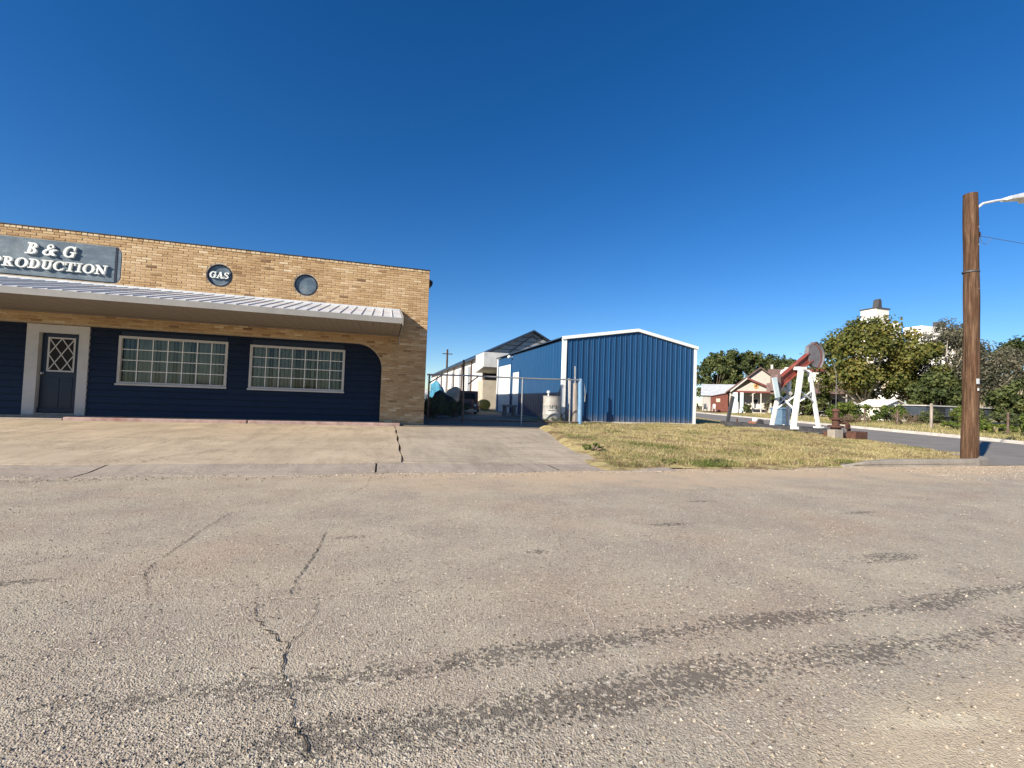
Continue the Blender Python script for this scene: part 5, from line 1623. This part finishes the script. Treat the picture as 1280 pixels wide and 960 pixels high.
# porch furniture
o = thing("porch_bench", "white bench on the porch under the round emblem", "bench", (48.5, 47.9, HZ + .12))
MB().box(47.2, 50.2, 47.7, 48.2, 0.88, 0.96).build("seat", MT['white_trim'], o)
MB().box(47.2, 50.2, 48.2, 48.26, 1.0, 1.55).build("backrest", MT['white_trim'], o)
for x_ in (47.3, 50.1):
    MB().box(x_ - .05, x_ + .05, 47.72, 48.2, HZ + .12, 0.88).build("leg", MT['white_trim'], o)
for i, (x_, c_) in enumerate(((46.6, 'pale_blue'), (45.95, 'steel_white'))):
    o = lump("porch_planter", MT[c_], (x_, 46.2, HZ), 0.28, 0.28, 0.6, 20 + i, ("pale blue planter at the porch front", "white planter beside the porch pillar")[i], "planter", "planters at the porch", 2, .08)
# tin shed and red outbuilding left of the house
TS = thing("tin_roof_shed", "grey board shed with a galvanised tin roof left of the house", "shed", (41, 56, HZ))
nb_ = 24
for i in range(nb_):
    a = 40.0 + i * 0.26
    MB().box(a, a + 0.245, 56.0, 56.05, HZ, 2.75 + 0.02 * (i % 3)).build("board", MT['grey_board'], TS)
MB().box(40.0, 46.3, 56.06, 60.0, HZ, 2.7).build("wall", MT['grey_board'], TS)
for i in range(9):
    a = 39.7 + i * 0.76
    MB().add([(a, 55.5, 2.72 + .003 * i), (a + .78, 55.5, 2.725 + .003 * i), (a + .78, 60.3, 4.55 + .003 * i), (a, 60.3, 4.545 + .003 * i), (a, 55.5, 2.68), (a + .78, 55.5, 2.68), (a + .78, 60.3, 4.5), (a, 60.3, 4.5)],
             [(0, 1, 2, 3), (7, 6, 5, 4), (0, 4, 5, 1), (1, 5, 6, 2), (2, 6, 7, 3), (3, 7, 4, 0)]).build("roof_sheet", MT['tin'], TS)
RS = thing("red_outbuilding", "low red brown board outbuilding beside the house", "shed", (43, 53, HZ))
MB().prism([(41.6, HZ), (44.7, HZ), (44.7, 3.0), (41.6, 2.45)], 52.0, 55.4, 'xz').build("wall", MT['red_wood'], RS)
MB().add([(41.3, 51.7, 2.42), (44.85, 51.7, 3.05), (44.85, 55.4, 3.05), (41.3, 55.4, 2.42), (41.3, 51.7, 2.52), (44.85, 51.7, 3.15), (44.85, 55.4, 3.15), (41.3, 55.4, 2.52)],
         [(3, 2, 1, 0), (4, 5, 6, 7), (0, 1, 5, 4), (1, 2, 6, 5), (2, 3, 7, 6), (3, 0, 4, 7)]).build("roof", MT['shingle'], RS)
MB().box(42.6, 43.3, 51.95, 51.99, 1.7, 2.2).build("window", MT['tan_block'], RS)
for i in range(12):
    MB().box(41.6 + i * .2585, 41.6 + i * .2585 + .24, 51.97, 51.997, HZ, 2.40 + i * .045).build("board", MT['red_wood'], RS)
def lawn_chair(x_, y_, rz, mat, label):
    o = thing("lawn_chair", label, "chair", (x_, y_, HZ), "lawn chairs by the outbuilding", rz)
    for sx in (-.28, .28):
        MB().beam((sx, -.3, 0), (sx, -.3, .42), .06, .06).build("leg", mat, o, world=False)
        MB().beam((sx, .35, 0), (sx, .25, .36), .06, .06).build("leg", mat, o, world=False)
        MB().box(sx - .07, sx + .07, -.36, .34, .60, .64).build("armrest", mat, o, world=False)
        MB().beam((sx, -.3, .42), (sx, -.3, .60), .06, .06).build("arm_post", mat, o, world=False)
    MB().add([(-.27, -.34, .44), (.27, -.34, .44), (.27, .25, .34), (-.27, .25, .34), (-.27, -.34, .40), (.27, -.34, .40), (.27, .25, .30), (-.27, .25, .30)], [(0, 1, 2, 3), (7, 6, 5, 4), (0, 4, 5, 1), (1, 5, 6, 2), (2, 6, 7, 3), (3, 7, 4, 0)]).build("seat", mat, o, world=False)
    for k in range(5):
        xx = -.26 + k * .108
        MB().beam((xx + .045, .2, .34), (xx + .045, .50, 1.1 - abs(k - 2) * .04), .09, .025, up=(0, 1, 0)).build("back_slat", mat, o, world=False)
    return o
lawn_chair(39.6, 50.5, 1.0, MT['black'], "black lawn chair turned sideways by the tin roof shed")
lawn_chair(40.7, 50.0, 0.2, MT['trailer'], "slate grey lawn chair between the black one and the white one")
lawn_chair(42.2, 49.5, -0.1, MT['white_trim'], "white lawn chair in front of the red outbuilding")

# ================================================================== far right: grain elevator, parked trailer, fence
EL1 = thing("grain_elevator", "tall white grain elevator with a dark leg head behind the big tree", "grain elevator", (172, 120, 0))
for i in range(3):
    MB().lathe((166.5 + i * 6, 120, 0), [(3.4, 0), (3.4, 31 + (2.5 if i == 2 else 0))], 24).build("silo", MT['elevator'], EL1, smooth=True)
hdh = MB().box(168.5, 174.6, 117.5, 123, 28, 38.2).build("headhouse", MT['elevator'], EL1)
MB().box(168.2, 175.0, 117.2, 123.3, 38.2, 38.6).build("roof_slab", MT['dark_iron'], hdh)
MB().prism([(171.4, 38.6), (173.4, 38.6), (173.2, 41.6), (172.6, 42.4), (171.9, 41.8)], 119, 121, 'xz').build("leg_head", MT['dark_iron'], hdh)
EL2 = thing("grain_elevator", "lower white grain elevator with a small dark cupola right of the taller one", "grain elevator", (196, 120, 0))
for i in range(5):
    MB().lathe((193 + i * 5.6, 120, 0), [(3.1, 0), (3.1, 32.5)], 24).build("silo", MT['elevator'], EL2, smooth=True)
h2 = MB().box(190.5, 217, 116.6, 123, 30.5, 33.6).build("gallery", MT['elevator'], EL2)
MB().box(204, 206.4, 118.5, 121.5, 33.6, 36.6).build("cupola", MT['dark_iron'], h2)
EL1["group"] = EL2["group"] = "white grain elevators beyond the trees"

HR, HS = RAD(-40), 0.74
def settle(o, full=True):
    d = Vector(o.location) - Vector(H.location)
    a = Matrix.Rotation(HR, 3, 'Z') @ Vector((d.x * HS, d.y * HS, d.z))
    if o is not H:
        o.location = Vector(H.location) + a
    o.rotation_euler.z += HR
    o.scale = (HS, HS, 1)
for o in [q for q in COL.objects if q.parent is None and q.name.split('.')[0] in ('porch_bench', 'porch_planter', 'tin_roof_shed', 'red_outbuilding', 'lawn_chair')]:
    settle(o)
TR = thing("parked_trailer", "dark slate sided trailer with white roof parked behind the fence", "trailer", (42, 24, 0.34))
MB().box(38.6, 46.0, 23.4, 25.4, 0.85, 1.62).build("body", MT['trailer'], TR)
MB().box(38.5, 46.1, 23.3, 25.5, 1.62, 1.70).build("roof", MT['white_trim'], TR)
for x_ in (39.0, 41.2, 43.4):
    MB().box(x_, x_ + 1.6, 23.36, 23.39, 0.95, 1.5).build("side_panel", MT['grey_metal' if x_ == 41.2 else 'black'], TR)
for x_ in (40.0, 41.0, 44.8):
    MB().lathe((x_, 23.6, 0.70), [(0.05, -0.12), (0.36, -0.12), (0.36, 0.12), (0.05, 0.12)], 16, 'y').build("wheel", MT['rubber'], TR)
WS = thing("white_shed", "small white shed showing under the big tree", "shed", (41, 27.5, 0.34))
MB().prism([(39.6, 0.3), (42.4, 0.3), (42.4, 1.55), (41.0, 2.05), (39.6, 1.55)], 27, 29, 'xz').build("wall", MT['house_white'], WS)
for xa in (39.4, 42.6):
    MB().add([(xa, 26.8, 1.5), (41.0, 26.8, 2.08), (41.0, 29.2, 2.08), (xa, 29.2, 1.5), (xa, 26.8, 1.56), (41.0, 26.8, 2.14), (41.0, 29.2, 2.14), (xa, 29.2, 1.56)],
             [(3, 2, 1, 0), (4, 5, 6, 7), (0, 1, 5, 4), (1, 2, 6, 5), (2, 3, 7, 6), (3, 0, 4, 7)]).build("roof", MT['house_white'], WS)
def fx(y):
    return far_x(y) + 3.4
FN = thing("wire_fence", "low wire fence on thin posts along the far verge", "fence", (fx(16), 16, 0.2))
fys = [8.5, 10.0, 11.8, 13.8, 15.8, 18.0, 20.5, 23.5, 27.0]
for i, y in enumerate(fys):
    h_ = 1.05 if i != 5 else 1.45
    MB().tube([(fx(y), y, 0.1), (fx(y) + .02, y, 0.2 + h_)], 0.045 if i != 5 else 0.07, 7).build("post", MT['grey_wood' if i == 5 else 'rust_pipe'], FN)
for z_ in (0.45, 0.7, 0.95, 1.15):
    MB().tube([(fx(y), y - .05, z_ + .01 * (i % 2)) for i, y in enumerate(fys)], 0.007, 4).build("wire", MT['wire'], FN)

# ================================================================== plants
def leaf_cloud(m, cl, n, size, r, aspect=1.0, tone0=0.5, tspread=0.22, droop=0.0):
    """cl: list of (centre, radius); n leaves in all; tone varies at random by clump and by leaf"""
    vols = [c[1] ** 2 for c in cl]
    tot = sum(vols)
    for (c, rad, tb), v in zip(cl, vols):
        k = max(4, int(n * v / tot))
        for _ in range(k):
            d = Vector((r.gauss(0, 1), r.gauss(0, 1), r.gauss(0, 1)))
            d.normalize()
            p = Vector(c) + d * rad * (r.random() ** 0.45) * Vector((1, 1, 0.8)).length / 1.63
            nrm = (d + Vector((r.gauss(0, .6), r.gauss(0, .6), r.gauss(0, .6) + .25))).normalized()
            a = nrm.orthogonal().normalized()
            b = nrm.cross(a)
            th = r.random() * 6.28
            a, b = a * math.cos(th) + b * math.sin(th), b * math.cos(th) - a * math.sin(th)
            s = size * r.uniform(0.6, 1.4)
            a, b = a * s, b * s * aspect
            m.add([p - a - b * .35, p - a * .1 + b, p + a + b * .3, p + a * .15 - b], [(0, 1, 2, 3)], max(0, min(1, tb + r.gauss(0, tspread))))
def make_tree(name, label, x, y, z0, h, rx, ry, cb, mat, n, size, seed, group=None, bark='bark', nclump=46, aspect=0.8, tr=None, lean=(0, 0), bias=0.5, cat="tree", gap=0.85, cr=(0.16, 0.30)):
    r = random.Random(seed)
    t = thing(name, label, cat, (x, y, z0), group)
    H_ = h - cb
    cl = []
    tips = []
    for i in range(nclump):
        while True:
            p = Vector((r.uniform(-1, 1), r.uniform(-1, 1), r.uniform(-1, 1)))
            if 0.25 < p.length < 1:
                break
        p = p.normalized() * (p.length ** bias)
        k = 1.0 - 0.28 * max(0, p.z) + 0.1 * math.sin(3 * math.atan2(p.y, p.x) + seed)
        c = Vector((p.x * rx * k * gap + lean[0] * (p.z + 1), p.y * ry * k * gap, cb + H_ * 0.5 + p.z * H_ * 0.46))
        rad = r.uniform(*cr) * min(rx, H_ * 0.6)
        cl.append((c, rad, max(0.03, min(0.97, r.gauss(0.5, 0.27)))))
        tips.append(c)
    m = MB()
    leaf_cloud(m, cl, n, size, r, aspect)
    m.build("crown", mat, t, world=False, fix=False)
    m = MB()
    tr = tr or h * 0.022 + 0.05
    top = Vector((lean[0], lean[1], cb + H_ * 0.55))
    tp = [Vector((0, 0, -0.1)), Vector((0.05 * h * r.uniform(-.3, .3), 0.02 * h * r.uniform(-1, 1), cb * 0.5)), Vector((lean[0] * .3, 0, cb)), top]
    m.tube(tp, [tr * 1.25, tr, tr * 0.8, tr * 0.25], 9)
    for c in tips[::3]:
        f = r.uniform(0.35, 0.8)
        s = tp[1].lerp(tp[2], f) if f < .55 else tp[2].lerp(tp[3], (f - .5))
        mid = s.lerp(c, 0.5) + Vector((r.uniform(-.2, .2), r.uniform(-.2, .2), -0.05 * h))
        m.tube([s, mid, c], [tr * .45, tr * .26, tr * .08], 5)
    m.build("trunk", MT[bark], t, world=False, smooth=True)
    return t
# row of trees behind the house
BT = [(63.5, 75, 11.6, 4.2, 0), (67.8, 77, 13.9, 4.0, 1), (72.5, 76, 12.6, 4.2, 2), (77.0, 79, 13.0, 4.3, 3), (82.0, 78, 13.2, 4.4, 4), (87.5, 80, 13.6, 4.4, 5), (92.5, 78, 12.9, 4.3, 6), (97, 76, 11.5, 4, 7)]
BL_ = ["dark tree behind the blue shed's right edge, leftmost of the back row", "tallest dark pointed tree just right of the blue shed", "dark tree behind the tin roofed shed, third of the back row",
       "dark tree above the left rake of the house", "dark round tree above the house gable peak", "dark tree above the house ridge, left of the red beam", "dark tree right behind the grey horsehead", "dark tree at the right end of the back row, mostly hidden by the big tree"]
for (x, y, h, rx, s) in BT:
    make_tree("background_tree", BL_[s], x, y, 0.3, h, rx, rx, 1.5, MT['leaf_dark'], 5200, 0.22, 100 + s, "trees behind the house", nclump=70, cr=(0.12, 0.27), gap=0.9)
make_tree("shade_tree", "broad yellow green shade tree, largest, right of the pump jack", 45.9, 33.0, 0.3, 9.9, 4.9, 4.6, 2.0, MT['leaf_olive'], 15000, 0.135, 7, None, 'pale_bark', 110, 0.8, 0.28)
make_tree("shade_tree", "low olive tree joined to the right of the largest tree", 50.0, 31.6, 0.3, 8.9, 3.0, 3.4, 1.6, MT['leaf_olive'], 8000, 0.135, 8, None, 'bark', 60)
GT = "grey half bare trees"
make_tree("grey_tree", "thin grey green tree with the lower elevator rising behind it", 52.0, 30.5, 0.3, 10.2, 2.9, 3.4, 1.0, MT['leaf_grey'], 7500, 0.13, 9, GT, 'pale_bark', 70, 0.4, None, (0.3, 0), 0.6)
make_tree("grey_tree", "tall thin grey green tree directly left of the utility pole", 55.0, 30.5, 0.3, 9.9, 2.8, 3.4, 1.0, MT['leaf_grey'], 6500, 0.13, 10, GT, 'pale_bark', 70, 0.4, None, (0, 0), 0.6)
make_tree("grey_tree", "half bare grey tree just right of the utility pole", 50.2, 26.2, 0.3, 7.4, 2.6, 2.6, 0.8, MT['leaf_grey'], 6500, 0.12, 12, GT, 'pale_bark', 70, 0.4, None, (0, 0), 0.6)
make_tree("grey_tree", "half bare grey tree at the right edge of the picture", 54.6, 26.0, 0.3, 7.2, 2.8, 2.6, 0.8, MT['leaf_grey'], 6500, 0.12, 17, GT, 'pale_bark', 70, 0.4, None, (0, 0), 0.6)
DG = "dark trees behind the fence"
make_tree("roadside_tree", "dark green tree farthest right behind the fence", 59.5, 28.0, 0.3, 8.4, 3.6, 3.4, 0.6, MT['leaf_dark'], 7000, 0.15, 13, DG, 'bark', 70)
make_tree("roadside_tree", "low dark spreading tree behind the yellow green bush", 47.5, 22.5, 0.3, 3.5, 2.6, 2.0, 0.2, MT['leaf_dark'], 5600, 0.11, 14, DG, 'bark', 50)
make_tree("roadside_tree", "low dark tree behind the parked trailer left of the utility pole", 47.6, 28.0, 0.3, 4.4, 3.4, 2.0, 0.1, MT['leaf_dark'], 6000, 0.12, 15, DG, 'bark', 60)
make_tree("roadside_tree", "dark tree right of the trailer behind the utility pole", 51.5, 29.0, 0.3, 5.0, 3.2, 2.0, 0.1, MT['leaf_dark'], 6000, 0.12, 18, DG, 'bark', 60)
make_tree("roadside_tree", "dark tree in the gap between the house porch and the largest tree", 43.0, 38.0, 0.3, 4.8, 3.4, 2.4, 0.1, MT['leaf_dark'], 5600, 0.14, 16, DG, 'bark', 50)
# hedges and bushes on the far verge
def bush(name, label, x, y, z0, h, rx, ry, mat, n, size, seed, group=None, aspect=0.7, nclump=26):
    r = random.Random(seed)
    t = thing(name, label, "bush" if name != "hedge" else "hedge", (x, y, z0), group)
    cl = []
    for i in range(nclump):
        a = r.random() * 6.28
        q = r.random() ** 0.5
        c = Vector((math.cos(a) * q * rx * .85, math.sin(a) * q * ry * .85, h * r.uniform(.22, .82) * (1 - .25 * q * q)))
        cl.append((c, min(rx, h * .5) * r.uniform(.25, .42), max(.05, min(.95, r.gauss(.5, .22)))))
    m = MB()
    leaf_cloud(m, cl, n, size, r, aspect)
    m.build("foliage", mat, t, world=False, fix=False)
    m = MB()
    for c in cl[::3]:
        m.tube([(c[0].x * .15, c[0].y * .15, -.05), (c[0].x * .5, c[0].y * .5, c[0].z * .4), tuple(c[0])], [.03, .022, .008], 5)
    m.build("stems", MT['bark'], t, world=False)
    return t
bush("yard_bush", "dark shaded bush just inside the gate by the brick wall", 1.75, 15.6, 0.31, 0.95, 0.5, 1.0, MT['leaf_dark'], 2600, 0.045, 61, None, 0.5, 34)
bush("yard_bush", "low dark shaded bush beside the tall rusty gate post", 2.55, 16.2, 0.31, 0.7, 0.45, 0.6, MT['leaf_dark'], 1800, 0.045, 62, None, 0.5, 26)
bush("hedge", "bright green clipped hedge right behind the wellhead", 33.9, 25.6, 0.3, 1.65, 2.1, 1.0, MT['leaf_hedge'], 3400, 0.075, 31, "green hedges across the street", nclump=40)
bush("hedge", "bright green hedge left of the wire fence post", 37.2, 24.9, 0.3, 1.55, 1.9, 1.0, MT['leaf_hedge'], 3200, 0.075, 32, "green hedges across the street", nclump=40)
bush("dry_shrub", "bare brown twiggy shrub below the green hedge by the wellhead", 31.8, 23.6, 0.25, 0.75, 1.5, .6, MT['twig'], 1500, 0.06, 33, "dry shrubs on the far verge", 0.18)
bush("dry_shrub", "bare brown twiggy shrub below the right hand hedge", 33.6, 21.6, 0.25, 0.95, 1.3, .6, MT['twig'], 1500, 0.06, 34, "dry shrubs on the far verge", 0.18)
bush("round_bush", "round green bush on a thin stem beside the fence", 33.2, 18.2, 0.25, 1.55, 0.95, .8, MT['leaf_hedge'], 2200, 0.06, 35, None)
bush("dry_shrub", "small reddish dry shrub beside the round green bush", 34.4, 18.2, 0.25, 0.75, .6, .5, MT['twig'], 800, 0.05, 36, "dry shrubs on the far verge", 0.2)
for i, (x_, y_, h_, rx_, lb) in enumerate(((30.5, 17.0, 0.5, .9, "low green weeds left of the round bush by the far kerb"), (29.0, 14.6, 0.6, .8, "low green weeds just left of the utility pole by the far kerb"), (36.0, 21.6, 1.3, 1.3, "dense green bush filling the gap behind the tallest fence post"), (36.6, 19.6, 1.5, 1.3, "dense green bush in front of the parked trailer"), (35.5, 16.6, 1.3, 1.2, "dense green bush behind the utility pole"))):
    bush("verge_shrub", lb, x_, y_, 0.25, h_, rx_, .7, MT['leaf_hedge' if i < 2 else 'leaf_dark'], 1800, 0.06, 80 + i, "green shrubs on the far verge")
bush("verge_bush", "yellow green bush right of the utility pole by the kerb", 27.6, 12.6, 0.18, 1.35, 0.75, .7, MT['leaf_hedge'], 2200, 0.055, 37, None)
bush("verge_bush", "dark low bush at the right edge beside the yellow green bush", 28.1, 11.6, 0.18, 0.75, .6, .6, MT['leaf_dark'], 1400, 0.05, 38, None)
bush("dry_shrub", "thin brown shrub in front of the grey house's right porch", 47.5, 39.0, 0.3, 1.5, 2.0, .8, MT['leaf_grey'], 1800, 0.09, 39, "dry shrubs on the far verge", 0.4)
PP1 = bush("porch_plant", "leafy green plant beside the porch pillar", 47.6, 46.0, 0.3, 1.7, .7, .6, MT['leaf_dark'], 900, 0.09, 41, "plants at the porch")
PP2 = bush("porch_plant", "tall pale green plant at the right of the white bench", 50.6, 45.6, 0.3, 2.3, .5, .5, MT['leaf_grey'], 900, 0.09, 42, "plants at the porch")
settle(PP1)
settle(PP2)
settle(H)
bush("weed_clump", "bright green weed clump on the edge of the driveway", 4.02, 8.05, lot_z(4.0, 8.05), 0.17, 0.27, .24, MT['weed'], 900, 0.022, 43, "weed clumps on the lawn", 0.3, 16)
bush("weed_clump", "tall pale weeds at the foot of the shed corner post", 5.85, 14.1, 0.3, 0.42, 0.42, .3, MT['weed'], 900, 0.035, 44, "weed clumps on the lawn", 0.16, 20)
bush("weed_clump", "green weeds between the drum and the gate end", 5.2, 13.6, 0.3, 0.28, 0.5, .35, MT['weed'], 1000, 0.03, 45, "weed clumps on the lawn", 0.16, 20)
for i, (x_, y_) in enumerate(((5.9, 6.75), (7.4, 6.62), (4.8, 6.7))):
    bush("weed_clump", ("low green tuft on the lawn's front edge, middle of three", "low green tuft on the lawn's front edge, rightmost of three", "low green tuft on the lawn's front edge nearest the driveway")[i], x_, y_, lot_z(x_, y_), 0.09, 0.28, .12, MT['weed'], 420, 0.016, 50 + i, "weed clumps on the lawn", 0.22, 10)

# grass
def blades(name, n, pos, hmin, hmax, w, mat, seed, tonef, label):
    r = np.random.default_rng(seed)
    P = pos(r, n)
    n = len(P)
    a = r.uniform(0, 2 * np.pi, n)
    h = r.uniform(hmin, hmax, n)
    ww = w * r.uniform(.6, 1.5, n)
    ln = r.uniform(0.2, 1.1, n) * h
    b = r.uniform(0, 2 * np.pi, n)
    dx, dy = np.cos(a) * ww, np.sin(a) * ww
    V = np.empty((n, 3, 3))
    V[:, 0] = P + np.stack([-dx, -dy, np.full(n, -.005)], 1)
    V[:, 1] = P + np.stack([dx, dy, np.full(n, -.005)], 1)
    V[:, 2] = P + np.stack([np.cos(b) * ln, np.sin(b) * ln, h], 1)
    me = bpy.data.meshes.new(name)
    me.vertices.add(3 * n)
    me.vertices.foreach_set("co", V.reshape(-1))
    me.loops.add(3 * n)
    me.loops.foreach_set("vertex_index", np.arange(3 * n, dtype=np.int32))
    me.polygons.add(n)
    me.polygons.foreach_set("loop_start", np.arange(0, 3 * n, 3, dtype=np.int32))
    me.polygons.foreach_set("loop_total", np.full(n, 3, dtype=np.int32))
    me.update()
    at = me.attributes.new("tone", 'FLOAT', 'FACE')
    t = np.clip(tonef(P, r), 0, 1)
    at.data.foreach_set("value", t.astype(np.float32))
    me.materials.append(mat)
    o = bpy.data.objects.new(name, me)
    COL.objects.link(o)
    return struct(o, "stuff", label)
def lot_pos(r, n):
    y = 6.38 + 9.2 * r.random(n * 2) ** 1.5
    out = []
    for yy, u in zip(y, r.random(n * 2)):
        xl = apron_edge(yy) + 0.05 if yy < 12.3 else 5.0
        x = xl + u * (near_x(yy) - 0.05 - xl)
        if SX0 - .05 < x < SX1 + .05 and yy > SYF - .06:
            continue
        den = 0.5 + 0.5 * math.sin(x * 1.9 + 1.3 * math.sin(yy * 1.4)) * math.sin(yy * 2.7 + math.sin(x * 1.1))
        if r.random() > 0.12 + 0.95 * den * den:
            continue
        edge = min(1, (yy - 6.36 - 0.10 * math.sin(x * 3)) / 0.25) if x < 8.4 else 1
        left = min(1, (x - xl) / 0.16 + 0.35 + 0.5 * math.sin(yy * 5)) if yy < 12.3 else 1
        if r.random() > edge or r.random() > max(0.05, left):
            continue
        out.append((x, yy, lot_z(x, yy)))
        if len(out) >= n:
            break
    return np.array(out)
def lot_tone(P, r):
    g = np.sin(P[:, 0] * 0.9 + 2) * np.sin(P[:, 1] * 1.7 + P[:, 0] * .4)
    green = (P[:, 0] < 6.2) * 0.20 + (P[:, 1] < 6.9) * 0.16 + 0.30 * (np.sin(P[:, 0] * 2.3 + 1) * np.sin(P[:, 1] * 3.1) > 0.40)
    br = np.sin(P[:, 0] * 1.15 + 0.7 * np.sin(P[:, 1] * 2.2)) * np.sin(P[:, 1] * 1.9 + 0.5 * P[:, 0]) + 0.4 * np.sin(P[:, 0] * 4.3) * np.sin(P[:, 1] * 5.1)
    return 0.42 + 0.14 * g - green + r.normal(-0.04, 0.15, len(P)) + 0.48 * (br + r.normal(0, .3, len(P)) > 0.34)
blades("grass", 70000, lot_pos, 0.02, 0.065, 0.0055, MT['blade'], 1, lot_tone, "short dry grass on the lawn")
def verge_pos(r, n):
    y = 7.0 + 40 * r.random(n) ** 1.6
    d = 0.15 + 7.5 * r.random(n) ** 1.3
    x = 23.8 + (y - 11.6) * 0.456 + 0.12 + d
    z = 0.12 + 0.22 * np.clip(d / 9, 0, 1) ** 2 * (3 - 2 * np.clip(d / 9, 0, 1))
    return np.stack([x, y, z], 1)
blades("verge_grass", 26000, verge_pos, 0.05, 0.22, 0.012, MT['blade'], 2, lambda P, r: 0.32 + 0.2 * np.sin(P[:, 0] * 1.3) * np.sin(P[:, 1]) + r.normal(0, .17, len(P)), "rough dry grass on the far verge")
def leaf_pos(r):
    while True:
        y = 6.5 + 6.5 * r.random() ** 1.6
        x = apron_edge(y) + 0.1 + r.random() * 9
        if x < near_x(y):
            return (x, y, lot_z(x, y) + 0.012)
chips("fallen_leaves", 4200, leaf_pos, 0.008, 0.024, MT['dead_leaf'], 9, "brown fallen leaves scattered on the lawn")
